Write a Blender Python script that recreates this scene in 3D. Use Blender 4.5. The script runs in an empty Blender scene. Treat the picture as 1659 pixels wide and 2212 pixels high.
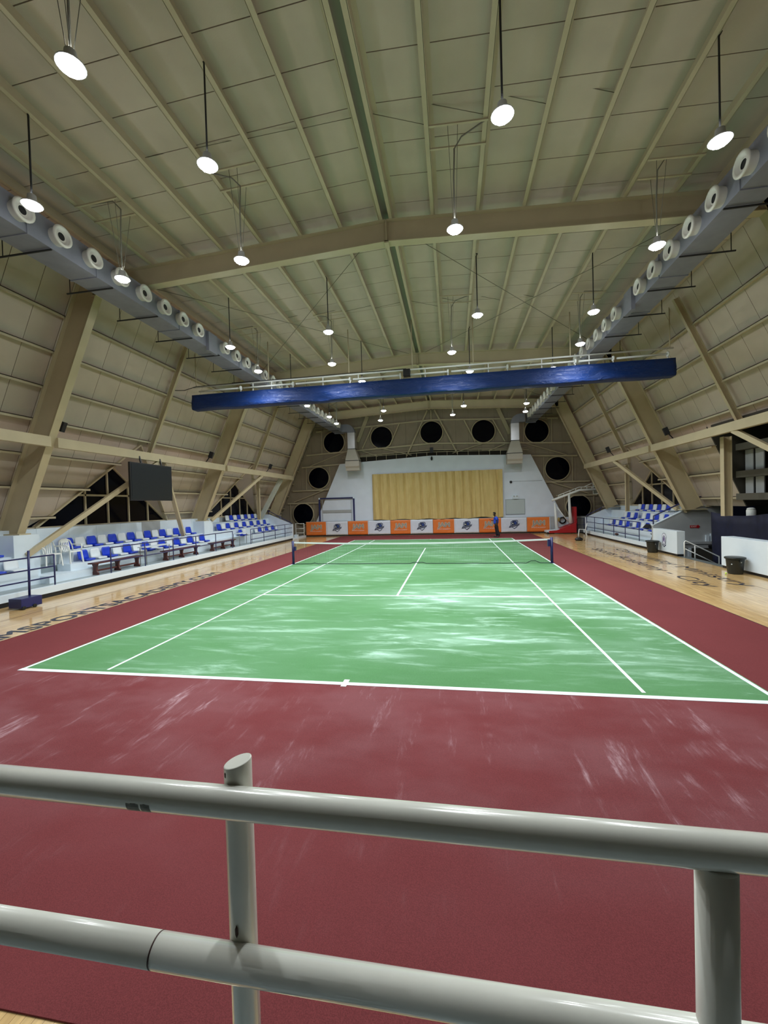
import bpy, bmesh, math, random
from mathutils import Vector, Matrix
random.seed(7)
sc = bpy.context.scene
COL = sc.collection
PI = math.pi

# ------------------------------------------------------------------ camera
CAM = Vector((1.6116, -17.7188, 2.6033)); YAW, PIT, ROL, FPX = -.1649, -.0189, -.0284, 894.9
cf = Vector((math.sin(YAW)*math.cos(PIT), math.cos(YAW)*math.cos(PIT), math.sin(PIT)))
cr = Vector((math.cos(YAW), -math.sin(YAW), 0)); cu = cr.cross(cf)
r2 = cr*math.cos(ROL)+cu*math.sin(ROL); u2 = -cr*math.sin(ROL)+cu*math.cos(ROL)
cam = bpy.data.objects.new('camera', bpy.data.cameras.new('camera')); COL.objects.link(cam)
cam.data.sensor_fit = 'HORIZONTAL'; cam.data.sensor_width = 36; cam.data.lens = FPX/1659*36
cam.data.clip_start = .05; cam.data.clip_end = 200
M = Matrix((r2, u2, -cf)).transposed().to_4x4(); M.translation = CAM; cam.matrix_world = M
sc.camera = cam
# ------------------------------------------------------------------ world, exposure
w = bpy.data.worlds.new('world'); sc.world = w; w.use_nodes = True
w.node_tree.nodes['Background'].inputs[0].default_value = (.0012, .0016, .003, 1)
w.node_tree.nodes['Background'].inputs[1].default_value = 1.0
sc.view_settings.view_transform = 'Standard'; sc.view_settings.look = 'None'
sc.view_settings.gamma = 1; sc.view_settings.use_curve_mapping = False
sc.view_settings.exposure = 0.18
LAMP_DOWN = 480.0     # W, light thrown down by each high-bay lamp
LAMP_ROUND = 14.0    # W, light spilling round and up from each lamp's open dome

# ------------------------------------------------------------------ materials
def mat(name, col, rough=.6, metal=0, spec=.5, noise=0, nscale=4, bump=0, bscale=60, coat=0, emit=0, ecol=None):
    m = bpy.data.materials.new(name); m.use_nodes = True
    nt = m.node_tree; b = nt.nodes['Principled BSDF']
    b.inputs['Base Color'].default_value = (*col, 1); b.inputs['Roughness'].default_value = rough
    b.inputs['Metallic'].default_value = metal; b.inputs['Specular IOR Level'].default_value = spec
    b.inputs['Coat Weight'].default_value = coat; b.inputs['Coat Roughness'].default_value = .1
    if emit:
        b.inputs['Emission Color'].default_value = (*(ecol or col), 1); b.inputs['Emission Strength'].default_value = emit
    if noise or bump:
        tc = nt.nodes.new('ShaderNodeTexCoord')
    if noise:
        n = nt.nodes.new('ShaderNodeTexNoise'); n.inputs['Scale'].default_value = nscale; n.inputs['Detail'].default_value = 6
        nt.links.new(tc.outputs['Object'], n.inputs['Vector'])
        r = nt.nodes.new('ShaderNodeMapRange'); r.inputs[1].default_value = .3; r.inputs[2].default_value = .7
        r.inputs[3].default_value = 1-noise; r.inputs[4].default_value = 1+noise
        nt.links.new(n.outputs['Fac'], r.inputs[0])
        mx = nt.nodes.new('ShaderNodeMix'); mx.data_type = 'RGBA'; mx.blend_type = 'MULTIPLY'; mx.inputs[0].default_value = 1
        mx.inputs[6].default_value = (*col, 1); nt.links.new(r.outputs[0], mx.inputs[7]); nt.links.new(mx.outputs[2], b.inputs['Base Color'])
    if bump:
        n = nt.nodes.new('ShaderNodeTexNoise'); n.inputs['Scale'].default_value = bscale; n.inputs['Detail'].default_value = 3
        nt.links.new(tc.outputs['Object'], n.inputs['Vector'])
        bp = nt.nodes.new('ShaderNodeBump'); bp.inputs['Strength'].default_value = bump; bp.inputs['Distance'].default_value = .02
        nt.links.new(n.outputs['Fac'], bp.inputs['Height']); nt.links.new(bp.outputs[0], b.inputs['Normal'])
    return m

class NT:                                  # small node helper
    def __init__(s, m): s.nt = m.node_tree; s.b = s.nt.nodes['Principled BSDF']
    def n(s, t, **k):
        x = s.nt.nodes.new(t)
        for a, v in k.items(): setattr(x, a, v)
        return x
    def l(s, a, b): s.nt.links.new(a, b)
    def noise(s, vec, scale, detail=4, rough=.5, dist=0):
        n = s.n('ShaderNodeTexNoise'); n.inputs['Scale'].default_value = scale; n.inputs['Detail'].default_value = detail
        n.inputs['Roughness'].default_value = rough; n.inputs['Distortion'].default_value = dist
        s.l(vec, n.inputs['Vector']); return n.outputs['Fac']
    def mapv(s, vec, sc, loc=(0,0,0), rot=(0,0,0)):
        n = s.n('ShaderNodeMapping'); n.inputs['Scale'].default_value = sc; n.inputs['Location'].default_value = loc
        n.inputs['Rotation'].default_value = rot; s.l(vec, n.inputs['Vector']); return n.outputs[0]
    def rng(s, v, a, b, c=0, d=1):
        n = s.n('ShaderNodeMapRange'); n.interpolation_type = 'SMOOTHSTEP'
        for i, q in zip((1,2,3,4), (a,b,c,d)): n.inputs[i].default_value = q
        s.l(v, n.inputs[0]); return n.outputs[0]
    def m(s, op, a, b=None):
        n = s.n('ShaderNodeMath', operation=op)
        for i, q in enumerate((a, b)):
            if q is None: continue
            if isinstance(q, (int, float)): n.inputs[i].default_value = q
            else: s.l(q, n.inputs[i])
        return n.outputs[0]
    def mix(s, f, a, b):
        n = s.n('ShaderNodeMix', data_type='RGBA')
        if isinstance(f, (int, float)): n.inputs[0].default_value = f
        else: s.l(f, n.inputs[0])
        for i, q in ((6, a), (7, b)):
            if isinstance(q, tuple): n.inputs[i].default_value = (*q, 1)
            else: s.l(q, n.inputs[i])
        return n.outputs[2]

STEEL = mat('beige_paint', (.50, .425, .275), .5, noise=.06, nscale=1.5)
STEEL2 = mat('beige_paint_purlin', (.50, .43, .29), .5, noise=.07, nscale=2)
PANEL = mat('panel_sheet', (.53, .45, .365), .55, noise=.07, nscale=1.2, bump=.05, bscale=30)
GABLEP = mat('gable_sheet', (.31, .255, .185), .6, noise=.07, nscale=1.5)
SEAM = mat('seam_dark', (.035, .03, .022), .8)
BRASS_ROD = mat('rod_steel', (.22, .20, .15), .5, .3)
WHITE = mat('white_paint', (.72, .82, .90), .5, noise=.04, nscale=1.5)
STAGEW = mat('stage_wall_paint', (.72, .79, .90), .55, noise=.04, nscale=1.2, bump=.08, bscale=25)
GREYC = mat('grey_concrete', (.30, .36, .38), .35, noise=.12, nscale=2)
GREYW = mat('grey_paint_and_shade', (.40, .42, .43), .6, noise=.05, nscale=2)  # real grey paint; also carries the shade painted on the near parapet
BLACKB = mat('black_paint', (.008, .008, .01), .5)
GALV = mat('galvanised_sheet', (.25, .26, .31), .42, .35, noise=.08, nscale=3)
GALV2 = mat('galvanised_bright', (.72, .73, .76), .32, .75, noise=.06, nscale=2)
NOZ = mat('white_nozzle_plastic', (.62, .60, .54), .4)
NAVY = mat('navy_enamel', (.018, .022, .11), .35)
BLUESEAT = mat('blue_seat_plastic', (.012, .055, .62), .35)
WHITESEAT = mat('white_seat_plastic', (.80, .86, .90), .35)
PLASTICW = mat('white_chair_plastic', (.85, .88, .86), .35)
BLACKM = mat('black_matte', (.010, .011, .014), .45)
SCREEN = mat('dark_screen', (.012, .016, .020), .3)
WOODD = mat('dark_red_wood', (.085, .022, .018), .45, noise=.2, nscale=6)
ORANGE = mat('orange_vinyl', (.80, .20, .035), .5, noise=.04, nscale=5)
BWHITE = mat('white_vinyl', (.72, .76, .86), .5, noise=.03, nscale=5)
LOGOG = mat('logo_grey_print', (.20, .17, .13), .6)
LOGOC = mat('logo_cream_print', (.75, .66, .55), .6)
LOGOM = mat('logo_mid_grey_print', (.42, .38, .31), .6)
LOGOW = mat('logo_white_print', (.9, .82, .78), .6)
LOGON = mat('logo_navy_print', (.02, .03, .09), .6)
LOGOB = mat('logo_blue_print', (.03, .07, .28), .6)
LOGOP = mat('logo_violet_print', (.16, .12, .28), .6)
BEAK = mat('logo_pale_print', (.72, .74, .55), .6)
NET = mat('net_cord', (.02, .05, .035), .7)
NETW = mat('net_band', (.82, .88, .90), .6)
CREAM = mat('cream_gloss_paint', (.80, .81, .74), .22, coat=.5, noise=.05, nscale=6)
CREAMD = mat('scuffed_primer', (.16, .16, .13), .6, noise=.3, nscale=60)
BROWNR = mat('rust_stain', (.05, .02, .015), .6)
REDP = mat('red_paint', (.42, .012, .018), .4)
BINM = mat('black_bin_plastic', (.010, .014, .014), .4)
BALL = mat('tennis_felt', (.62, .80, .15), .8)
SKIN = mat('dark_skin', (.055, .028, .018), .55)
HAIR = mat('black_hair', (.008, .007, .007), .7)
SHIRT = mat('blue_shirt', (.02, .07, .55), .7, noise=.1, nscale=8)
TROUS = mat('black_trousers', (.008, .009, .014), .7)
GLASSD = mat('night_glass', (.001, .0015, .005), .12, spec=.12)
TEXTN = mat('navy_floor_paint', (.018, .018, .035), .3)
GLOW = mat('lamp_lens', (1, 1, 1), .5, emit=60, ecol=(.93, .97, 1))
LAMPH = mat('lamp_housing', (.5, .5, .5), .4)
CABLE = mat('black_cable', (.012, .012, .012), .6)
CONDUIT = mat('grey_conduit', (.24, .23, .19), .6)
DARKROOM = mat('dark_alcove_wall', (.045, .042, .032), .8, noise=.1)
DARKBEAM = mat('dark_concrete_beam', (.10, .095, .075), .7)
YELLOW = mat('yellow_cloth', (.45, .33, .10), .8)
CLEAR = mat('backboard_glass', (.62, .72, .72), .15)
CLEAR.node_tree.nodes['Principled BSDF'].inputs['Transmission Weight'].default_value = .85
LINE = mat('white_line_fibre', (.78, .86, .88), .7, noise=.06, nscale=8)
PADDLE = mat('dusty_seam', (.2, .2, .18), .7)

def carpet(name, base, light, kind):
    m = mat(name, base, .85, spec=.15); k = NT(m)
    geo = k.n('ShaderNodeNewGeometry').outputs['Position']
    grain = k.noise(geo, 160, 2, .7); big = k.noise(geo, .45, 4, .6)
    c = k.mix(k.rng(grain, .3, .7), tuple(x*.80 for x in base), tuple(x*1.2 for x in base))
    c = k.mix(k.m('MULTIPLY', k.rng(big, .35, .7), .28), c, tuple(x*1.35 for x in base))
    sep = k.n('ShaderNodeSeparateXYZ'); k.l(geo, sep.inputs[0]); X, Y = sep.outputs[0], sep.outputs[1]
    if kind == 'green':                    # quartz sand dragged across the court, left to right
        v = k.mapv(geo, (.62, 3.0, 1)); s1 = k.noise(v, 1.0, 8, .66, .5)
        v2 = k.mapv(geo, (1.3, 7.5, 1), loc=(3, 1, 0), rot=(0, 0, .05)); s2 = k.noise(v2, 1.0, 6, .7, .3)
        v3 = k.mapv(geo, (.22, .4, 1), loc=(9, 4, 0)); patch = k.noise(v3, 1.0, 4, .6)
        gx = k.m('MULTIPLY', k.rng(X, -.6, .6), k.rng(X, 7.5, 4.6)); gy = k.m('MULTIPLY', k.rng(Y, -12.0, -9.3), k.rng(Y, -2.5, -6.6))
        region = k.m('MULTIPLY', gx, gy)
        a = k.m('MULTIPLY', k.rng(s1, .48, .76), k.m('ADD', k.m('MULTIPLY', k.rng(patch, .36, .64), .65), k.m('MULTIPLY', region, .8)))
        b2 = k.m('MULTIPLY', k.rng(s2, .60, .80), k.m('ADD', .30, k.m('MULTIPLY', region, .50)))
        base_v = k.m('MULTIPLY', k.rng(patch, .35, .75), k.m('ADD', .10, k.m('MULTIPLY', region, .30)))
        f = k.m('MINIMUM', k.m('ADD', k.m('ADD', a, b2), base_v), .88)
    else:                                  # sand trodden out behind the baseline, streaks run down the hall
        v = k.mapv(geo, (3.2, .55, 1), loc=(2.2, 0, 0), rot=(0, 0, -.10)); s1 = k.noise(v, 1.0, 9, .72, .35)
        v2 = k.mapv(geo, (9, 1.6, 1), loc=(1, 5, 0), rot=(0, 0, -.06)); s2 = k.noise(v2, 1.0, 5, .7, .2)
        v3 = k.mapv(geo, (.7, 1.0, 1), loc=(4, 2, 0)); patch = k.noise(v3, 1.0, 3, .6)
        near = k.m('MULTIPLY', k.rng(Y, -11.4, -12.0), k.rng(Y, -15.6, -13.7))
        f = k.m('MULTIPLY', k.m('MULTIPLY', k.rng(s1, .53, .80), k.rng(s2, .36, .66)), k.m('MULTIPLY', k.rng(patch, .40, .60), 1.35))
        f = k.m('ADD', k.m('MULTIPLY', f, near), k.m('MULTIPLY', k.m('MULTIPLY', k.rng(patch, .35, .7), near), .07))
        f = k.m('MINIMUM', f, .8)
    c = k.mix(f, c, light)
    k.l(c, k.b.inputs['Base Color'])
    bp = k.n('ShaderNodeBump'); bp.inputs['Strength'].default_value = .25; bp.inputs['Distance'].default_value = .01
    k.l(grain, bp.inputs['Height']); k.l(bp.outputs[0], k.b.inputs['Normal'])
    return m
GREEN = carpet('green_turf', (.085, .225, .088), (.52, .78, .64), 'green')
RED = carpet('red_carpet', (.155, .033, .036), (.62, .45, .50), 'red')

def wood():
    m = mat('maple_boards', (.55, .36, .18), .14, coat=.3); k = NT(m)
    geo = k.n('ShaderNodeNewGeometry').outputs['Position']
    v = k.mapv(geo, (1, 1, 1), rot=(0, 0, PI/2))
    br = k.n('ShaderNodeTexBrick'); k.l(v, br.inputs['Vector'])
    br.inputs['Scale'].default_value = 1; br.inputs['Brick Width'].default_value = .9; br.inputs['Row Height'].default_value = .058
    br.inputs['Mortar Size'].default_value = .0012; br.inputs['Color1'].default_value = (.72, .49, .22, 1)
    br.inputs['Color2'].default_value = (.58, .37, .155, 1); br.inputs['Mortar'].default_value = (.20, .11, .05, 1); br.inputs['Bias'].default_value = -.2
    g = k.noise(k.mapv(geo, (22, 1.3, 1)), 1, 5, .6); gm = k.rng(g, .3, .7, .82, 1.12)
    n = k.n('ShaderNodeMix', data_type='RGBA', blend_type='MULTIPLY'); n.inputs[0].default_value = 1
    k.l(br.outputs['Color'], n.inputs[6]); k.l(gm, n.inputs[7])
    k.l(n.outputs[2], k.b.inputs['Base Color'])
    k.l(k.rng(k.noise(geo, 1.2, 3), .3, .7, .10, .20), k.b.inputs['Roughness'])
    return m
WOOD = wood()
def gold():
    m = mat('gold_satin', (.46, .30, .085), .38, spec=.5); k = NT(m)
    tc = k.n('ShaderNodeTexCoord').outputs['Object']
    n = k.noise(k.mapv(tc, (3, 3, .8)), 1.5, 5, .6)
    k.l(k.mix(k.rng(n, .3, .7), (.60, .44, .16), (.68, .51, .20)), k.b.inputs['Base Color'])
    k.b.inputs['Sheen Weight'].default_value = .3
    return m
GOLD = gold()
def tarp():
    m = mat('blue_vinyl_tarp', (.005, .030, .15), .38, spec=.4); k = NT(m)
    tc = k.n('ShaderNodeTexCoord').outputs['Object']
    n = k.noise(k.mapv(tc, (1.6, 5, 5)), 1.3, 6, .6, 1.2)
    bp = k.n('ShaderNodeBump'); bp.inputs['Strength'].default_value = .8; bp.inputs['Distance'].default_value = .08
    k.l(n, bp.inputs['Height']); k.l(bp.outputs[0], k.b.inputs['Normal'])
    return m
TARP = tarp()
NAVYC = mat('navy_cloth', (.008, .010, .035), .7, noise=.3, nscale=3)

# ------------------------------------------------------------------ mesh helpers
def BM(): return bmesh.new()
def box(bm, x0, x1, y0, y1, z0, z1, mi=0):
    vs = [bm.verts.new((x, y, z)) for z in (z0, z1) for y in (y0, y1) for x in (x0, x1)]
    for f in ((0,2,3,1), (4,5,7,6), (0,1,5,4), (2,6,7,3), (0,4,6,2), (1,3,7,5)):
        q = bm.faces.new([vs[i] for i in f]); q.material_index = mi
    return vs
def prism(bm, pts, d, mi=0):
    """closed polygon pts (3D) extruded by vector d"""
    d = Vector(d); a = [bm.verts.new(p) for p in pts]; b = [bm.verts.new(Vector(p)+d) for p in pts]
    n = len(pts); fs = [bm.faces.new(a[::-1]), bm.faces.new(b)]
    for i in range(n): fs.append(bm.faces.new((a[i], a[(i+1) % n], b[(i+1) % n], b[i])))
    for f in fs: f.material_index = mi
def frame_of(d, up=(0, 0, 1)):
    d = Vector(d).normalized(); u = Vector(up)
    if abs(d.dot(u)) > .98: u = Vector((0, 1, 0))
    s = d.cross(u).normalized(); u = s.cross(d).normalized(); return d, s, u
def bar(bm, p, q, w, h, up=(0, 0, 1), mi=0):
    p, q = Vector(p), Vector(q); d, s, u = frame_of(q-p, up)
    prism(bm, [p+s*a*w/2+u*b*h/2 for a, b in ((-1,-1), (1,-1), (1,1), (-1,1))], q-p, mi)
def ibeam(bm, p, q, w, h, up=(0, 0, 1), tf=.02, tw=.012):
    p, q = Vector(p), Vector(q); d, s, u = frame_of(q-p, up)
    o = u*(h-tf)/2
    bar(bm, p+o, q+o, w, tf, up); bar(bm, p-o, q-o, w, tf, up); bar(bm, p, q, tw, h-2*tf, up)
def tube(bm, pts, r, n=8, cap=True, mi=0):
    pts = [Vector(p) for p in pts]; rs = r if isinstance(r, (list, tuple)) else [r]*len(pts); rings = []
    u0 = None
    for i, p in enumerate(pts):
        d = (pts[min(i+1, len(pts)-1)]-pts[max(i-1, 0)]).normalized()
        if u0 is None: _, s, u = frame_of(d)
        else:
            u = (u0-d*u0.dot(d)).normalized(); s = d.cross(u)
        u0 = u
        rings.append([bm.verts.new(p+(s*math.cos(2*PI*k/n)+u*math.sin(2*PI*k/n))*rs[i]) for k in range(n)])
    for a, b in zip(rings, rings[1:]):
        for k in range(n):
            f = bm.faces.new((a[k], a[(k+1) % n], b[(k+1) % n], b[k])); f.smooth = True; f.material_index = mi
    if cap:
        for rr in (rings[0][::-1], rings[-1]):
            f = bm.faces.new(rr); f.material_index = mi
def lathe(bm, prof, c=(0, 0, 0), n=24, axis='z', mi=0, close=True):
    rings = []
    for r, h in prof:
        ring = []
        for k in range(n):
            a = 2*PI*k/n; x, y = max(r, 1e-4)*math.cos(a), max(r, 1e-4)*math.sin(a)
            v = (x, y, h) if axis == 'z' else ((h, x, y) if axis == 'x' else (x, h, y))
            ring.append(bm.verts.new(Vector(v)+Vector(c)))
        rings.append(ring)
    for a, b in zip(rings, rings[1:]):
        for k in range(n):
            f = bm.faces.new((a[k], a[(k+1) % n], b[(k+1) % n], b[k])); f.smooth = True; f.material_index = mi
    if close:
        bm.faces.new(rings[0][::-1]); bm.faces.new(rings[-1])
def ring(bm, c, r0, r1, h0, h1, axis='y', n=40):
    lathe(bm, [(r0, h0), (r1, h0), (r1, h1), (r0, h1), (r0, h0)], c, n, axis, close=False)
def ico(bm, c, r, sub=2, scale=(1, 1, 1)):
    g = bmesh.ops.create_icosphere(bm, subdivisions=sub, radius=r)
    for v in g['verts']: v.co = Vector((v.co.x*scale[0], v.co.y*scale[1], v.co.z*scale[2]))+Vector(c)
    for f in bm.faces: f.smooth = True
def obj(name, bm, m, parent=None, local=False, bevel=0):
    bmesh.ops.recalc_face_normals(bm, faces=bm.faces)
    if parent is not None and not local:
        bmesh.ops.translate(bm, verts=bm.verts, vec=-WORLD(parent))
    me = bpy.data.meshes.new(name); bm.to_mesh(me); bm.free()
    for q in (m if isinstance(m, (list, tuple)) else [m]): me.materials.append(q)
    o = bpy.data.objects.new(name, me); COL.objects.link(o)
    if parent is not None: o.parent = parent
    if bevel:
        b = o.modifiers.new('bevel', 'BEVEL'); b.width = bevel; b.segments = 2; b.limit_method = 'ANGLE'
    return o
def WORLD(o):
    v = Vector((0, 0, 0))
    while o is not None: v += o.location; o = o.parent
    return v
def thing(name, label, cat, loc=(0, 0, 0), rz=0, group=None):
    o = bpy.data.objects.new(name, None); COL.objects.link(o); o.empty_display_size = .2
    o.location = loc; o.rotation_euler = (0, 0, rz); o['label'] = label; o['category'] = cat
    if group: o['group'] = group
    return o
def tag(o, label, cat, group=None):
    o['label'] = label; o['category'] = cat
    if group: o['group'] = group
    return o
def struct(o): o['kind'] = 'structure'; return o
def sroot(name, loc=(0, 0, 0)):
    o = bpy.data.objects.new(name, None); COL.objects.link(o); o.location = loc; o['kind'] = 'structure'; return o
def origin_to(o, p):
    """move a single-mesh thing's origin to p without moving it"""
    p = Vector(p); o.data.transform(Matrix.Translation(-p)); o.location = p; return o
def dup(root, loc, rz=0, label=None, group=None, mats=None):
    def cp(o, par):
        c = o.copy(); COL.objects.link(c); c.parent = par
        for ch in KIDS.get(o.name, []): cp(ch, c)
        return c
    r = cp(root, None); r.location = loc; r.rotation_euler = (0, 0, rz)
    if label: r['label'] = label
    if group: r['group'] = group
    return r
KIDS = {}
def reg(root):
    KIDS[root.name] = [o for o in COL.objects if o.parent == root]
    for c in KIDS[root.name]: KIDS[c.name] = [o for o in COL.objects if o.parent == c]
    return root
def text_bm(bm, s, size, M4, depth=.002, mi=0, wx=None, extr=True):
    """lettering as real mesh; M4 places the text plane; wx = wanted total width"""
    cu_ = bpy.data.curves.new('lettering', 'FONT'); cu_.body = s; cu_.size = size; cu_.extrude = depth; cu_.resolution_u = 3
    o = bpy.data.objects.new('lettering', cu_); COL.objects.link(o)
    dg = bpy.context.evaluated_depsgraph_get(); me = bpy.data.meshes.new_from_object(o.evaluated_get(dg))
    xs = [v.co.x for v in me.vertices]; W = max(xs)-min(xs); x0 = min(xs)
    k = (wx/W) if wx else 1
    me.transform(Matrix.Translation((-x0*k, 0, 0)) @ Matrix.Diagonal((k, 1, 1, 1))); me.transform(M4)
    n0 = len(bm.faces); bm.from_mesh(me); bm.faces.ensure_lookup_table()
    for f in bm.faces[n0:]: f.material_index = mi
    bpy.data.objects.remove(o); bpy.data.meshes.remove(me); bpy.data.curves.remove(cu_)
ORD = ['first', 'second', 'third', 'fourth', 'fifth', 'sixth', 'seventh', 'eighth', 'ninth', 'tenth', 'eleventh', 'twelfth',
       'thirteenth', 'fourteenth', 'fifteenth', 'sixteenth', 'seventeenth', 'eighteenth', 'nineteenth', 'twentieth']

# ================================================================== SETTING
FY = [-16.45, -6.25, 4.0, 14.2]                 # steel frames
def colx(z, off=0): return 9.2+off+.444*(9.2-z)  # inner flange of the raking columns
def roofz(x, off=0): return 10.66-.05*abs(x)+off
def panx(z): return 10.3+.444*(9.2-z)            # raking wall sheets

# floor
b = BM(); box(b, -11.1, 11.1, -16.7, 17.2, -.2, 0); fl = struct(obj('floor', b, WOOD))
b = BM()
box(b, -9.37, -9.35, -16.5, 16.2, 0, .0012); box(b, 9.95, 9.97, -16.5, 16.0, 0, .0012)
obj('sideline_stripe', b, mat('brown_line', (.14, .07, .03), .3), fl)
b = BM(); box(b, -18, 18, -22, 19, -2.8, -2.6); struct(obj('ground', b, DARKROOM))
# ceiling: roof sheets run from ridge to eave, purlins run along the hall
ceil = sroot('ceiling', (0, 0, 10.6))
y = -7.48-.942*12
while y < 17.1:
    y1 = min(y+.942, 17.2)
    for s in (-1, 1):
        b = BM(); g = .009
        prism(b, [(s*.004, y+g, roofz(0)), (s*9.9, y+g, roofz(9.9)), (s*9.9, y1-g, roofz(9.9)), (s*.004, y1-g, roofz(0))], (0, 0, .05))
        obj('roof_panel', b, PANEL, ceil)
    y += .942
b = BM()
for s in (-1, 1):
    prism(b, [(s*0, -18.8, roofz(0, .052)), (s*10.1, -18.8, roofz(10.1, .052)), (s*10.1, 17.3, roofz(10.1, .052)), (0, 17.3, roofz(0, .052))], (0, 0, .05))
obj('roof_backing', b, SEAM, ceil)
for s in (-1, 1):
    for i, x in enumerate((.19, 1.32, 2.5, 3.67, 4.87, 6.07, 7.22, 8.1, 9.0)):
        for y0, y1 in zip([-18.8]+FY, FY+[17.1]):
            b = BM(); zt = roofz(x); h = .28
            X = s*x; fl_ = -s*.10
            # Z-purlin: web, top lip and the bright bottom lip
            prism(b, [(X-.008, y0, zt-h), (X+.008, y0, zt-h), (X+.008, y0, zt), (X-.008, y0, zt)], (0, y1-y0, 0))
            xa, xb = sorted((X, X+fl_)); box(b, xa, xb, y0, y1, zt-h, zt-h+.012)
            xa, xb = sorted((X, X-fl_)); box(b, xa, xb, y0, y1, zt-.014, zt-.002)
            obj('purlin', b, STEEL2, ceil)
b = BM(); box(b, -.16, .16, -18.7, 17.1, 10.615, 10.63); obj('ridge_cap', b, mat('ridge_sheet', (.42, .37, .32), .6), ceil)
# wind-bracing rods under the roof
for (y0, y1) in ((-6.25, 4.0), (4.0, 14.2)):
    for s in (-1, 1):
        for a, c in ((0, 1), (1, 0)):
            b = BM(); ya, yb = (y0+.3, y1-.3) if a == 0 else (y1-.3, y0+.3)
            tube(b, [(s*.4, ya, 10.30), (s*8.6, yb, 9.95)], .010, 5); obj('bracing_rod', b, BRASS_ROD, ceil)
for yc in (-9.2, -1.2, 9.0):
    xs = (.19, 1.32, 2.5, 3.67, 4.87, 6.07, 7.22)
    for s in (-1, 1):
        for i in range(6):
            b = BM(); tube(b, [(s*xs[i], yc, 10.60), (s*xs[i+1], yc+.22*s, 10.36)], .008, 4)
            obj('sag_rod', b, BRASS_ROD, ceil)

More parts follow.
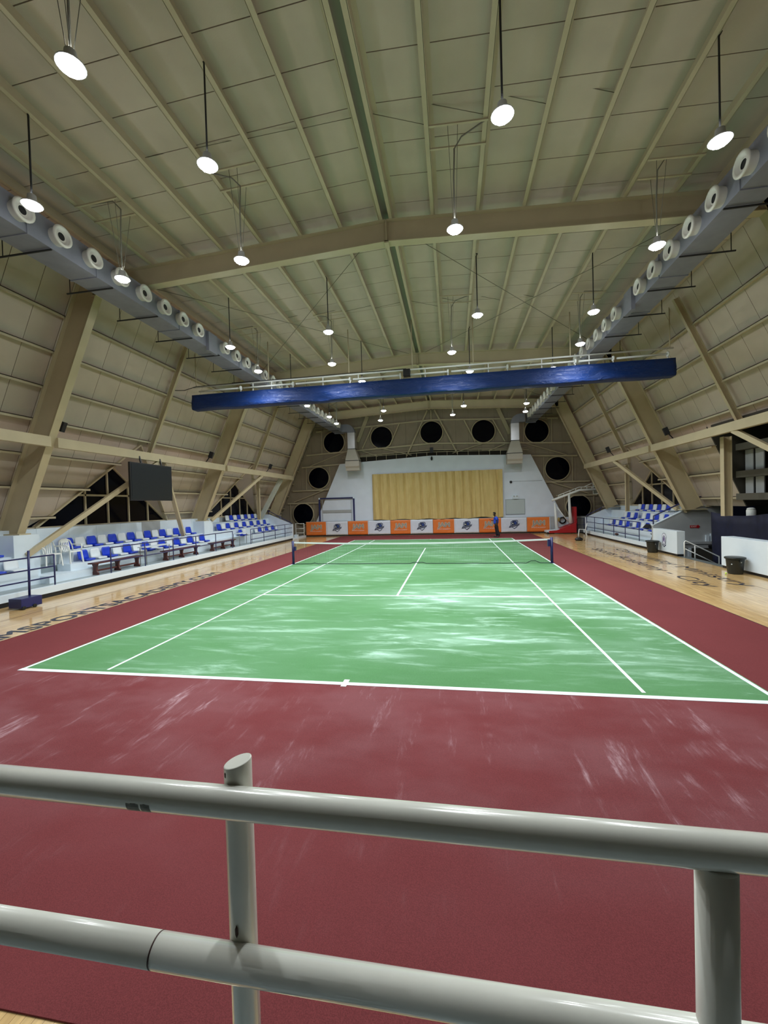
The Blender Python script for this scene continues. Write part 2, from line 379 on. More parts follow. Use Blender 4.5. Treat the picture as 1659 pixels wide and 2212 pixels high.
# raking side walls with dormers
DORM = {-1: [(-1.45, 3.5, 'd'), (8.8, 3.5, 'd')], 1: [(8.8, 3.5, 'd')]}
def zlow(s, y):
    z = 2.1
    for yc, hw, _ in DORM[s]:
        z = max(z, 5.5-3.4*abs(y-yc)/hw)
    if s == 1 and -6.0 < y < 1.298: z = 5.3
    return z
GZ = (8.8, 7.75, 6.7, 5.7, 4.62, 3.55, 2.5)
for s, nm in ((-1, 'wall_left'), (1, 'wall_right')):
    wl = sroot(nm, (s*11.5, 0, 2))
    ys = [-18.8]; y = -7.48-.942*12+.3
    brk = sorted([yc for yc, _, _ in DORM[s]])
    while y < 17.1:
        y1 = min(y+.942, 17.2); g = .008; a, c = y+g, y1-g
        zc = [(a, zlow(s, a))]+[(m_, zlow(s, m_)) for m_ in brk if a < m_ < c]+[(c, zlow(s, c))]
        pts = [(s*panx(10.16), a, 10.16)]+[(s*panx(z), yy, z) for yy, z in zc]+[(s*panx(10.16), c, 10.16)]
        b = BM(); prism(b, pts, (s*.04, 0, .015)); obj('wall_panel', b, PANEL, wl)
        # dark joint strip behind
        b = BM(); z0 = max(zlow(s, c-.02), zlow(s, min(c+.04, 17)))
        prism(b, [(s*(panx(10.1)+.05), c-.05, 10.1), (s*(panx(z0)+.05), c-.05, z0), (s*(panx(z0)+.05), c+.07, z0), (s*(panx(10.1)+.05), c+.07, 10.1)], (s*.01, 0, 0))
        obj('joint_strip', b, SEAM, wl)
        y += .942
    for gz in GZ:                           # girts
        segs = []
        bounds = [-18.8]+FY+[17.1]
        for y0, y1 in zip(bounds, bounds[1:]):
            cur = [(y0, y1)]
            for yc, hw, _ in DORM[s]:
                if gz < 5.5:
                    d = (5.5-gz)/3.4*hw-.12; nx = []
                    for p, q in cur:
                        if yc-d > p and yc+d < q: nx += [(p, yc-d), (yc+d, q)]
                        else: nx.append((p, q))
                    cur = nx
            if s == 1 and gz < 5.3:
                cur = [(p, q) if q <= -6.2 or p >= 1.29 else (1.29, q) for p, q in cur if not (p >= -6.3 and q <= .9)]
            segs += cur
        for p, q in segs:
            b = BM(); x1 = s*(panx(gz)-.01); x0 = s*(panx(gz)-.20)
            xa, xb = sorted((x0, x1)); box(b, xa, xb, p, q, gz-.012, gz+.012)
            xa, xb = sorted((x0, x0+s*.012)); box(b, xa, xb, p, q, gz-.085, gz+.012)
            obj('girt', b, STEEL2, wl)
    # mid rafter on the wall, half-way between frames
    for ym in ((-1.0, 8.9)):
        b = BM(); ibeam(b, (s*(panx(9.75)-.30), ym, 9.75), (s*(panx(5.1)-.30), ym, 5.1), .13, .20, (s, 0, .45))
        obj('mid_rafter', b, STEEL, wl)
    for yc, hw, _ in DORM[s]:               # dormer cheeks and their steel edges
        A = (s*panx(5.5), yc, 5.5); B = (s*13.5, yc, 4.75)
        for t in (-1, 1):
            Cc = (s*13.47, yc+t*hw, 2.1)
            b = BM(); prism(b, [A, B, Cc], (0, t*.04, .05)); obj('dormer_cheek', b, PANEL, wl)
            b = BM(); bar(b, (s*(panx(5.5)-.05), yc, 5.5), (s*13.40, yc+t*hw, 2.1), .06, .16, (s, 0, 0)); obj('dormer_edge', b, STEEL, wl)
    if s == 1:                              # open balcony bay on the right, beyond the low wall
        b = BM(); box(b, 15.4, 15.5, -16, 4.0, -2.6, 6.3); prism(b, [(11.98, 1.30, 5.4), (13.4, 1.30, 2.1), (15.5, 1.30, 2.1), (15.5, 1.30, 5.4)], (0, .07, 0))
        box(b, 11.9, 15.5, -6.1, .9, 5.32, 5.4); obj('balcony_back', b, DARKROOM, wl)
        for z in (4.5, 3.4, 2.5):
            b = BM(); box(b, 13.0, 13.3, -6.1, 1.28, z-.13, z+.13); obj('balcony_girder', b, DARKBEAM, wl)
        for yy in (1.02, .45): 
            for z0, z1 in ((2.63, 3.27), (3.53, 4.37)):
                b = BM(); box(b, 13.32, 13.36, yy-.22, yy+.22, z0, z1); obj('pale_infill_panel', b, GREYW, wl)
        b = BM(); box(b, 12.9, 15.4, -16, 2.6, 1.45, 1.6); obj('balcony_ledge', b, DARKBEAM, wl)
    b = BM()                                # closing sheet, hidden behind stands
    if s < 0: box(b, -13.62, -13.5, -18.8, 17.2, -.2, 2.12)
    else:
        box(b, 13.9, 14.02, 4.2, 17.2, -.2, 2.12); 
    obj('sill_backing', b, GREYW, wl)
    b = BM(); 
    if s < 0: box(b, -13.6, -13.38, -18.8, 17.2, 2.04, 2.12)
    else: box(b, 13.38, 13.6, 4.0, 17.2, 2.04, 2.12)
    obj('sill', b, STEEL2, wl)
# near end wall (behind the photographer), coloured dark to stand for an unlit end
b = BM(); prism(b, [(-13.6, -18.9, -.2), (13.6, -18.9, -.2), (13.6, -18.9, 2.1), (9.9, -18.9, 10.2), (0, -18.9, 10.7), (-9.9, -18.9, 10.2), (-13.6, -18.9, 2.1)], (0, -.1, 0))
struct(obj('wall_near', b, DARKROOM))

# windows: dormer glazing
def dormer_window(n, s, yc, hw, muns):
    X = s*13.5
    w_ = sroot('window_%d' % n, (X, yc, 2.1))
    A = 4.75; half = hw
    zt = lambda yy: 2.1+(A-2.1)*(1-abs(yy-yc)/half)
    ysn = [yc-half]+muns+[yc+half]
    for i, (a, c) in enumerate(zip(ysn, ysn[1:])):
        for z0, z1 in ((2.12, 3.33), (3.33, 9)):
            pts = []
            ks = [a]+([yc] if a < yc < c else [])+[c]
            top = [(k_, min(z1, zt(k_))) for k_ in ks]
            # crossing points where the sloped head cuts z1 / z0
            fine = [a+(c-a)*t/12 for t in range(13)]
            top = [(k_, min(z1, zt(k_))) for k_ in fine if zt(k_) > z0+.01]
            if len(top) < 2: continue
            pts = [(X, top[0][0], z0)]+[(X, p, q) for p, q in top]+[(X, top[-1][0], z0)]
            b = BM(); prism(b, pts, (s*.02, 0, 0)); obj('pane', b, GLASSD, w_)
    b = BM()
    for m_ in muns: bar(b, (X-s*.03, m_, 2.1), (X-s*.03, m_, zt(m_)), .07, .07)
    d = (A-3.33)/(A-2.1)*half
    bar(b, (X-s*.03, yc-d, 3.33), (X-s*.03, yc+d, 3.33), .07, .08)
    obj('muntin', b, STEEL, w_)
    for t in (-1, 1):
        b = BM(); bar(b, (X-s*.02, yc, A), (X-s*.02, yc+t*half, 2.1), .08, .10, (s, 0, 0)); obj('window_frame', b, STEEL, w_)
dormer_window(1, -1, -1.45, 3.5, [-2.75, -1.6, -.42, .80])
dormer_window(2, -1, 8.8, 3.5, [7.5, 8.7, 9.9, 11.0])
dormer_window(3, 1, 8.8, 3.5, [7.1, 8.35, 9.55, 10.8])

# gable end wall
wf = sroot('wall_far', (0, 17.3, 0))
def gz_top(x): return min(roofz(x), 9.2+(10.3-abs(x))/.444 if abs(x) > 9.8 else 99)
x = -13.6
while x < 13.6:
    x1 = x+1.04; pts_t = [x+.005, x1-.005]
    ks = sorted(pts_t+[k_ for k_ in (-9.88, 0, 9.88) if pts_t[0] < k_ < pts_t[1]])
    top = [(k_, 17.25, max(gz_top(k_), .3)) for k_ in ks]
    z0 = -.1
    if x > -7.9 and x1 < 7.9+.3: z0 = 7.0-.045*abs(x+.5)
    pts = [(pts_t[0], 17.25, z0)]+top+[(pts_t[1], 17.25, z0)]
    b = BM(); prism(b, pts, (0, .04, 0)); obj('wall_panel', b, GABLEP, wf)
    x = x1
b = BM(); prism(b, [(-13.6, 17.31, -.1), (-13.6, 17.31, 1.9), (-9.9, 17.31, 10.2), (0, 17.31, 10.7), (9.9, 17.31, 10.2), (13.6, 17.31, 1.9), (13.6, 17.31, -.1)], (0, .05, 0))
obj('wall_backing', b, SEAM, wf)  # dark behind joints; colour also stands for the unlit gap above stage
def grail(p, q, w_=.09, h=.12):
    b = BM(); bar(b, p, q, w_, h); obj('gable_girt', b, STEEL2, wf)
Yg = 17.14
for s in (-1, 1):
    grail((0, Yg+.04, 7.05), (s*7.75, Yg+.04, 6.68), .05, .05); grail((0, Yg, 9.50), (s*10.0, Yg, 9.05)); grail((0, Yg, 7.55), (s*10.95, Yg, 7.05)); 
    grail((s*7.95, Yg, 6.15), (s*11.4, Yg, 6.0)); grail((s*8.9, Yg, 4.0), (s*12.3, Yg, 3.97)); grail((s*9.75, Yg, 2.88), (s*12.8, Yg, 2.88))
    grail((0, Yg, 7.0), (s*7.6, Yg, 6.8), .04, .05)
    for x0, x1, za, zb in ((10.9, 12.0, 0, 0),): pass
    for xc, zc in ((8.45, 8.15), (9.95, 5.05), (11.5, 1.93)):
        for t in (-1.08, 1.08):
            xx = s*(xc+t); zt = {8.15: 9.1, 5.05: 6.0, 1.93: 2.85}[zc]; zb = {8.15: 7.15, 5.05: 4.0, 1.93: 0}[zc]
            b = BM(); bar(b, (xx, Yg+.04, zb), (xx, Yg+.04, zt), .05, .05); obj('gable_post', b, STEEL2, wf)
    for p, q, ww in (((.3, 10.3), (2.1, 6.6), .11), ((2.65, 9.4), (3.55, 7.5), .09), ((4.94, 9.3), (5.9, 7.4), .09), ((5.4, 10.1), (6.3, 8.0), .30),
                     ((7.1, 7.3), (10.6, 6.1), .06), ((8.9, 5.9-1.75), (12.2, 3.0), .06), ((5.9, 7.2), (4.6, 6.7), .07), ((1.7, 6.65), (4.4, 7.4), .06)):
        b = BM(); bar(b, (s*p[0], Yg-.05, p[1]), (s*q[0], Yg-.05, q[1]), .06, ww, (1, 0, 0)); obj('gable_brace', b, STEEL, wf)
b = BM(); bar(b, (0, Yg-.05, 10.3), (0, Yg-.05, 9.5), .08, .1); obj('gable_post', b, STEEL, wf)
# round windows
n = 4
for x, z in ((0, 8.47), (-4.22, 8.28), (4.22, 8.33), (-8.42, 8.06), (8.38, 8.1), (-9.88, 5.05), (9.9, 5.05), (-11.4, 1.93), (11.42, 1.97)):
    w_ = sroot('window_%d' % n, (x, 17.2, z)); n += 1; R = .92
    b = BM(); lathe(b, [(R, -.03), (R, .03)], (x, 17.18, z), 48, 'y'); obj('pane', b, GLASSD, w_)
    b = BM(); ring(b, (x, 17.16, z), R-.01, R+.065, -.06, .08, 'y', 48); obj('window_frame', b, STEEL, w_)
# stage front wall
b = BM()
SY = 16.55
def poly(pts, d=.22): prism(b, [(x_, SY, z_) for x_, z_ in pts], (0, d, 0))
poly([(-10.6, 0), (-10.6, .0), (-7.8, 6.12), (-5.03, 6.25), (-5.03, 0)])
poly([(-5.03, 5.12), (-5.03, 6.25), (0, 6.48), (5.57, 6.28), (5.57, 5.12)])
poly([(5.57, 0), (5.57, 6.28), (7.78, 6.2), (10.7, 0)])
poly([(-5.03, 0), (-5.03, 1.28), (5.57, 1.28), (5.57, 0)])
sw = struct(obj('wall_stage', b, STAGEW))
b = BM(); box(b, -10.9, 9.4, 16.36, 16.55, 0, .10); struct(obj('baseboard_far', b, BLACKB))
b = BM()
for s in (-1, 1):
    for i in range(9):
        xx = s*(.4+i*.85); bar(b, (xx, 16.75, 6.3), (xx, 16.75, 6.80), .03, .03)
    bar(b, (0, 16.75, 6.80), (s*7.6, 16.75, 6.62), .035, .035)
tag(origin_to(obj('catwalk_rail', b, STEEL2), (0, 16.75, 6.3)), 'thin beige guard rail along the top of the white stage wall', 'rail')

# ================================================================== STEEL FRAMES AND STRUTS
fl_txt = ['portal frame directly above the railing end of the hall', 'big beige steel portal frame nearest the camera, with a kinked rafter across the picture',
          'middle beige steel portal frame passing just behind the blue curtain roll', 'farthest beige steel portal frame standing in front of the round windows']
for i, Y in enumerate(FY):
    t = thing('portal_frame', fl_txt[i], 'steel frame', (0, Y, 2), group='portal frames')
    for s in (-1, 1):
        b = BM(); p0 = (0, Y, 10.08); p1 = (s*9.35, Y, 10.08-.05*9.35)
        ibeam(b, p0, p1, .26, .60, (0, 0, 1), .022)
        obj('rafter', b, STEEL, t)
        b = BM(); q0 = Vector((s*(colx(9.9)+.42), Y, 9.9)); q1 = Vector((s*(colx(1.95)+.42), Y, 1.95))
        ibeam(b, q0, q1, .26, .78, (s, 0, .444), .022)
        obj('column', b, STEEL, t)
        b = BM(); box(b, min(s*12.25, s*13.35), max(s*12.25, s*13.35), Y-.19, Y+.19, 1.93, 1.97); obj('base_plate', b, STEEL, t)
    b = BM(); box(b, -.012, .012, Y-.13, Y+.13, 9.80, 10.36); box(b, -.06, .06, Y-.13, Y+.13, 9.74, 9.80); obj('ridge_plate', b, STEEL, t)
for s in (-1, 1):
    side = 'left' if s < 0 else 'right'
    for j, (y0, y1) in enumerate(zip(FY, FY[1:])):
        b = BM(); bar(b, (s*11.05, y0+.12, 4.9), (s*11.05, y1-.12, 4.9), .16, .32)
        o = tag(origin_to(obj('longitudinal_strut', b, STEEL), (s*11.05, (y0+y1)/2, 4.9)), 'beige horizontal strut between columns on the %s, %s bay' % (side, ('nearest', 'middle', 'farthest')[j]), 'steel beam', 'longitudinal struts')
def brace(p, q, label, w=.16, h=.16):
    b = BM(); bar(b, p, q, w, h); m_ = (Vector(p)+Vector(q))/2
    tag(origin_to(obj('diagonal_brace', b, STEEL), m_), label, 'steel brace', 'strut braces')
brace((-11.05, -1.3, 4.76), (-12.18, -6.3, 1.26), 'long beige brace running down from left strut past the left edge of the black screen')
brace((-11.2, -.9, 4.76), (-12.0, 1.45, 1.30), 'short steep beige brace coming out below the black screen')
brace((-11.05, 8.6, 4.76), (-12.2, 4.3, 1.95), 'beige diagonal brace in the far left bay crossing the dark dormer window')
brace((11.05, 8.6, 4.76), (12.3, 4.3, 1.95), 'beige diagonal brace in the far right bay crossing the dark dormer window')
brace((11.05, -1.9, 4.76), (12.3, -5.95, 1.95), 'beige diagonal brace below the right strut at the right edge of the picture')
for p, lb in (((-12.1, 10.1), 'upright beige post at the right end of the top seat row, far left stand'), ((12.1, 9.6), 'upright beige post above the far end of the top seat row, right stand'),
              ((11.7, -.36), 'tall upright beige post beside the dark balcony opening on the right')):
    b = BM(); zt = 9.2-(abs(p[0])+.25-10.3)/.444; z0 = 1.75 if p[1] > 2 else 1.80
    ibeam(b, (p[0], p[1], z0), (p[0], p[1], min(zt, 4.75)), .22 if p[1] < 2 else .15, .28 if p[1] < 2 else .20, (1, 0, 0))
    tag(origin_to(obj('steel_post', b, STEEL), (p[0], p[1], z0)), lb, 'steel post', 'upright posts')
b = BM(); ibeam(b, (-11.3, 12.3, 4.75), (-12.9, 11.9, 1.75), .22, .4, (0, 1, 0))
tag(origin_to(obj('steel_post', b, mat('pale_primer', (.52, .54, .47), .5)), (-12.9, 11.9, 1.75)), 'pale leaning steel leg next to the farthest left column', 'steel post', 'upright posts')

# ================================================================== COURT
ct = thing('tennis_court', 'green artificial-turf tennis court with white lines on a dark red carpet', 'tennis court', (0, 0, 0))
b = BM()
box(b, -7.62, -5.62, -15.96, 16.0, 0, .010); box(b, 5.62, 7.55, -15.96, 16.0, 0, .010)
box(b, -5.62, 5.62, -15.96, -11.90, 0, .010); box(b, -5.62, 5.62, 11.90, 16.0, 0, .010)
obj('red_surround', b, RED, ct)
b = BM(); box(b, -5.62, 5.62, -11.90, 11.90, 0, .011); obj('green_field', b, GREEN, ct)
b = BM(); box(b, -7.65, -7.62, -15.96, 16, 0, .006); box(b, 7.55, 7.58, -15.96, 16, 0, .006); obj('black_edging', b, BLACKB, ct)
WD, WS, SV, L = 5.6, 4.07, 6.19, 11.885
LZ = {'sideline': .0130, 'service_line': .0134, 'centre_line': .0138, 'baseline': .0142, 'centre_mark': .0146}
def line(nm, *a): bb = BM(); box(bb, *a, .004, LZ[nm]); obj(nm, bb, LINE, ct)
for s in (-1, 1):
    line('sideline', min(s*WD, s*(WD-.06)), max(s*WD, s*(WD-.06)), -L, L); line('sideline', min(s*WS, s*(WS-.05)), max(s*WS, s*(WS-.05)), -L+.08, L-.08)
    line('baseline', -WD-.01, WD+.01, min(s*L, s*(L+.09))-.0, max(s*L, s*(L+.09)))
    line('service_line', -WS, WS, s*SV-.03, s*SV+.03)
    line('centre_mark', -.04, .04, min(s*(L+.14), s*(L-.09)), max(s*(L+.14), s*(L-.09)))
line('centre_line', -.028, .028, -SV, SV)
# net
nt_ = thing('tennis_net', 'dark mesh tennis net with white headband between two navy posts', 'tennis net', (0, 0, 0))
def ntop(x): return .915+.10*(abs(x)/5.5)**2
for s in (-1, 1):
    b = BM(); tube(b, [(s*5.54, 0, 0), (s*5.54, 0, 1.06)], .055, 12); box(b, s*5.54-.09, s*5.54+.09, -.07, .07, 0, .03)
    p = obj('net_post', b, NAVY, nt_)
    b = BM(); box(b, s*5.44-.06, s*5.44+.04, -.08, .05, .62 if s < 0 else .70, .80 if s < 0 else .98); obj('winder', b, NAVY, p)
b = BM(); x = -5.46
pts = []
while x <= 5.47:
    bar(b, (x, 0, .02), (x, 0, ntop(x)-.02), .0035, .0035); x += .048
for k in range(19):
    zz = .04+k*.048; q = [(-5.46+i*1.092, 0, min(zz, ntop(-5.46+i*1.092)-.03)*1) for i in range(11)]
    for a, c in zip(q, q[1:]): bar(b, a, c, .003, .003)
m_ = obj('net_mesh', b, NET, nt_); m_['kind'] = 'stuff'
b = BM(); xs = [-5.48+i*.548 for i in range(21)]
vs = [[b.verts.new((xx, yy, ntop(xx)+dz)) for yy, dz in ((-.012, -.065), (.012, -.065), (.014, .0), (-.014, .0))] for xx in xs]
for a, c in zip(vs, vs[1:]):
    for k in range(4): b.faces.new((a[k], a[(k+1) % 4], c[(k+1) % 4], c[k]))
b.faces.new(vs[0]); b.faces.new(vs[-1][::-1]); obj('headband', b, NETW, nt_)
b = BM(); q = []
for i in range(60):
    xx = -5.46+i*.185; q.append((xx, -.02-.02*math.sin(i*1.3), .022+(.09 if abs(xx-4.75) < .2 else (.05 if abs(xx-.1) < .3 or abs(xx+4.5) < .12 else 0))))
tube(b, q, .016, 6); obj('bottom_cord', b, NET, nt_)

# floor lettering
b = BM()
Rl = Matrix(((0, -1, 0, -7.76), (1, 0, 0, -11.22), (0, 0, 1, .0018), (0, 0, 0, 1)))
for dx_, dy_, dz_ in ((0, 0, 0), (.018, .012, .0002), (-.018, -.012, .0004), (.018, -.012, .0006), (-.018, .012, .0008)):
    text_bm(b, 'JAMSPORTSACADEMY.COM', .68, Matrix.Translation((dx_, dy_, dz_)) @ Rl, .0004, 0, 9.05)
o = tag(obj('floor_lettering', b, TEXTN), 'navy web address painted on wood floor left of court', 'lettering')
for nm, tx, x0, sz, y0, wx, lb in (('floor_lettering', 'Sports Academy - City', 8.62, .72, 5.2, 9.9, 'dark lettering on right wood floor, line nearer the court'),
                               ('floor_lettering', 'Community Ministry', 9.62, .66, 4.9, 9.5, 'dark lettering on right wood floor, line nearer the bins')):
    b = BM(); Rr = Matrix(((0, 1, 0, x0), (-1, 0, 0, y0), (0, 0, 1, .0018), (0, 0, 0, 1)))
    text_bm(b, tx, sz, Rr, .001, 0, wx); tag(obj(nm, b, TEXTN), lb, 'lettering')

# ================================================================== STANDS
def steps(bm, s, y0, y1, wall_x, rows):
    """rows: list of (x_front, z_top)"""
    xs = rows+[(wall_x, None)]
    for (xa, z), (xb, _) in zip(xs, xs[1:]):
        box(bm, min(s*xa, s*13.45), max(s*xa, s*13.45), y0, y1, .30, z) if False else box(bm, min(s*xa, s*xb), max(s*xa, s*xb), y0, y1, .0, z)
ls = thing('grandstand', 'long white left-hand grandstand with stepped seat rows', 'grandstand', (-12, -1, 0))
b = BM(); box(b, -10.98, -10.85, -16.6, 13.35, .13, .345); obj('front_kerb', b, WHITE, ls, bevel=.006)
b = BM(); box(b, -10.95, -10.87, -16.6, 13.33, .0, .13); obj('black_skirting', b, BLACKB, ls)
b = BM(); box(b, -11.76, -10.98, -16.6, 13.35, .0, .325); obj('walkway_slab', b, GREYC, ls)
def stepobj(par, *a, m=WHITE, nm='seat_step'): bb = BM(); box(bb, *a); return obj(nm, bb, m, par)
stepobj(ls, -12.3, -11.75, -5.15, 13.2, 0, .80); stepobj(ls, -12.3, -11.75, -16.6, -6.3, 0, .80)
stepobj(ls, -12.86, -12.3, -16.6, -6.45, 0, 1.26); stepobj(ls, -12.86, -12.3, -4.9, 13.2, 0, 1.26)
stepobj(ls, -13.4, -12.86, 4.7, 13.2, 0, 1.74)
stepobj(ls, -12.35, -11.75, -6.3, -5.15, 0, .56, m=WHITE, nm='aisle_step')
stepobj(ls, -11.75, -11.4, -6.25, -4.45, .325, .56, m=WHITE, nm='aisle_step'); stepobj(ls, -11.75, -11.55, -4.45, -3.4, .325, .60, m=WHITE, nm='aisle_step')
stepobj(ls, -12.86, -12.35, -6.45, -4.9, 0, .80, m=GREYC, nm='aisle_step')
# back wall in painted panels, alternating white and greyish
yy = -16.6; k = 0
while yy < 4.6:
    y1 = min(yy+1.25, 4.65); b = BM(); box(b, -13.5, -12.87, yy+.004, y1-.004, 0, 2.08)
    obj('back_wall_panel', b, (WHITE, GREYW, WHITE, STAGEW)[k % 4] if k > 11 else WHITE, ls); yy = y1; k += 1
while yy < 13.15:
    y1 = min(yy+1.25, 13.2); b = BM(); box(b, -13.5, -13.41, yy+.004, y1-.004, 0, 2.08); obj('back_wall_panel', b, (WHITE, GREYW)[k % 2] if k < 20 else WHITE, ls); yy = y1; k += 1
for Y in (-6.25, 4.0):
    stepobj(ls, -13.5, -12.2, Y-.42, Y+.42, 0, 1.93, m=WHITE, nm='column_plinth')
b = BM(); prism(b, [(-10.86, 13.2, 0), (-10.86, 13.2, 1.22), (-12.82, 13.2, 2.05), (-14.1, 13.2, 2.05), (-14.1, 13.2, 0)], (0, .16, 0)); obj('end_parapet', b, STAGEW, ls)

rs = thing('grandstand', 'short white right-hand grandstand between the bin and the far wall', 'grandstand', (12, 9, 0))
b = BM(); box(b, 11.12, 11.25, 4.1, 15.0, .09, .30); obj('front_kerb', b, WHITE, rs, bevel=.006)
b = BM(); box(b, 11.14, 11.24, 4.1, 15.0, 0, .09); obj('black_skirting', b, BLACKB, rs)
b = BM(); box(b, 11.25, 11.76, 4.26, 14.5, 0, .29); obj('walkway_slab', b, GREYC, rs)
stepobj(rs, 11.75, 12.3, 4.26, 14.4, 0, .76); stepobj(rs, 12.3, 12.86, 4.26, 14.4, 0, 1.24); stepobj(rs, 12.86, 13.4, 4.26, 14.4, 0, 1.74)
b = BM(); box(b, 13.41, 13.5, 4.26, 14.4, 0, 2.08); obj('back_wall_panel', b, WHITE, rs)
b = BM(); prism(b, [(11.12, 4.1, -2.6), (11.12, 4.1, 1.20), (12.9, 4.1, 2.1), (14.15, 4.1, 2.1), (14.15, 4.1, -2.6)], (0, .16, 0)); np_ = obj('near_parapet', b, GREYW, rs)  # face in shadow; its shade is put in as grey wall colour
b = BM(); prism(b, [(11.1, 4.08, 1.20), (12.88, 4.08, 2.1), (14.15, 4.08, 2.1), (14.15, 4.08, 2.13), (12.88, 4.08, 2.13), (11.1, 4.08, 1.23)], (0, .20, 0)); obj('parapet_coping', b, WHITE, rs)
b = BM(); prism(b, [(11.12, 14.4, 0), (11.12, 14.4, 1.22), (13.1, 14.4, 2.08), (14.1, 14.4, 2.1), (14.1, 14.4, 0)], (0, .16, 0)); obj('far_parapet', b, STAGEW, rs)
# stair pit between right stand and low wall
pit = sroot('stairwell', (12.5, 1.5, -1))
b = BM(); box(b, 11.1, 11.45, -1.3, 4.1, -2.6, -.004); obj('landing', b, mat('dark_landing', (.12, .14, .14), .5, noise=.1), pit)
for k in range(6):
    b = BM(); box(b, 11.45+k*.28, 11.73+k*.28, -1.3, 1.5, -2.6, -.17*(k+1)); obj('stair_step', b, GREYC, pit)
b = BM(); box(b, 11.5, 14.15, 3.98, 4.1, .30, .42); obj('door_head_ledge', b, GREYW, pit)
b = BM(); box(b, 11.6, 14.15, 4.03, 4.1, .10, .30); obj('door_head', b, GREYW, pit)
b = BM(); box(b, 12.7, 14.15, 4.05, 4.11, -2.4, .10); obj('doorway_dark_panel', b, DARKROOM, pit)  # flat dark panel painted in for the shade of the doorway opening
b = BM(); box(b, 12.6, 12.72, 4.0, 4.1, -2.4, .10); obj('door_jamb', b, WHITE, pit)
b = BM(); box(b, 13.45, 13.85, 3.97, 4.03, .13, .24); tag(origin_to(obj('lintel_sign', b, BLACKM), (13.65, 4.0, .13)), 'small dark sign plate above the sunken doorway', 'sign')
for xx, z1 in ((13.42, .72), (13.62, .78)):
    b = BM(); box(b, xx-.07, xx+.07, 3.99, 4.09, .42, z1)
    tag(origin_to(obj('white_box', b, WHITE), (xx, 4.04, .42)), '%s small white box standing on ledge above the sunken doorway' % ('shorter' if z1 < .75 else 'taller'), 'box', 'boxes on ledge')
def arrow_sign():
    t = thing('exit_sign', 'red arrow-shaped sign on shaded parapet pointing right', 'sign', (12.93, 4.09, 1.12))
    b = BM(); prism(b, [(12.72, 4.08, 1.06), (13.05, 4.08, 1.06), (13.05, 4.08, 1.03), (13.15, 4.08, 1.12), (13.05, 4.08, 1.21), (13.05, 4.08, 1.18), (12.72, 4.08, 1.18)], (0, .02, 0))
    obj('plate', b, REDP, t)
    b = BM(); text_bm(b, 'EXIT', .09, Matrix(((1, 0, 0, 12.76), (0, 0, -1, 4.078), (0, 1, 0, 1.09), (0, 0, 0, 1))), .001, 0, .24); obj('lettering', b, LOGOW, t)
arrow_sign()

# seats
def make_seat(m):
    s_ = thing('stadium_seat', 'seat', 'stadium seat', (0, 0, 0))
    b = BM()                                # local: seat faces +x, origin at its foot on the step
    def sheet(rows, th=.022):
        g = []
        for (x_, z_, hw, dish) in rows:
            g.append([(x_, hw*t, z_+dish*(t*t)) for t in (-1, -.6, -.2, .2, .6, 1)])
        n0 = [[b.verts.new(p) for p in r] for r in g]; n1 = [[b.verts.new((p[0]-th*.6, p[1], p[2]-th)) for p in r] for r in g]
        R, Cn = len(g), 6
        for i in range(R-1):
            for j in range(Cn-1):
                f = b.faces.new((n0[i][j], n0[i+1][j], n0[i+1][j+1], n0[i][j+1])); f.smooth = True
                f = b.faces.new((n1[i][j], n1[i][j+1], n1[i+1][j+1], n1[i+1][j])); f.smooth = True
        for i in range(R-1):
            b.faces.new((n0[i][0], n1[i][0], n1[i+1][0], n0[i+1][0])); b.faces.new((n0[i][-1], n0[i+1][-1], n1[i+1][-1], n1[i][-1]))
        for j in range(Cn-1):
            b.faces.new((n0[0][j], n0[0][j+1], n1[0][j+1], n1[0][j])); b.faces.new((n0[-1][j], n1[-1][j], n1[-1][j+1], n0[-1][j+1]))
    sheet([(.23, .045, .185, .0), (.20, .075, .205, .012), (.08, .065, .21, .03), (-.06, .06, .21, .035), (-.12, .075, .21, .03)])
    obj('seat_pan', b, m, s_, True)
    b = BM(); g = []
    for x_, z_, hw in ((-.11, .06, .215), (-.135, .14, .222), (-.155, .25, .218), (-.172, .36, .205), (-.182, .41, .165)):
        g.append([(x_+.03*t*t, hw*t, z_) for t in (-1, -.6, -.2, .2, .6, 1)])
    n0 = [[b.verts.new(p) for p in r] for r in g]; n1 = [[b.verts.new((p[0]-.022, p[1], p[2])) for p in r] for r in g]
    for i in range(4):
        for j in range(5):
            f = b.faces.new((n0[i][j], n0[i][j+1], n0[i+1][j+1], n0[i+1][j])); f.smooth = True
            f = b.faces.new((n1[i][j], n1[i+1][j], n1[i+1][j+1], n1[i][j+1])); f.smooth = True
        b.faces.new((n0[i][0], n0[i+1][0], n1[i+1][0], n1[i][0])); b.faces.new((n0[i][-1], n1[i][-1], n1[i+1][-1], n0[i+1][-1]))
    for j in range(5):
        b.faces.new((n0[4][j], n0[4][j+1], n1[4][j+1], n1[4][j])); b.faces.new((n0[0][j], n1[0][j], n1[0][j+1], n0[0][j+1]))
    obj('seat_back', b, m, s_, True)
    b = BM(); box(b, -.10, .12, -.12, .12, 0, .05); obj('mounting_block', b, m, s_, True)
    return reg(s_)
SB, SW_ = make_seat(BLUESEAT), make_seat(WHITESEAT)
usedp = set()
def seat(col, x, y, z, side, label, group):
    P = SB if col == 'B' else SW_
    rz = 0 if side < 0 else PI
    if P.name not in usedp:
        usedp.add(P.name); P.location = (x, y, z); P.rotation_euler = (0, 0, rz); P['label'] = label; P['group'] = group
        for ch in KIDS[P.name]: pass
        return P
    return dup(P, (x, y, z), rz, label, group)
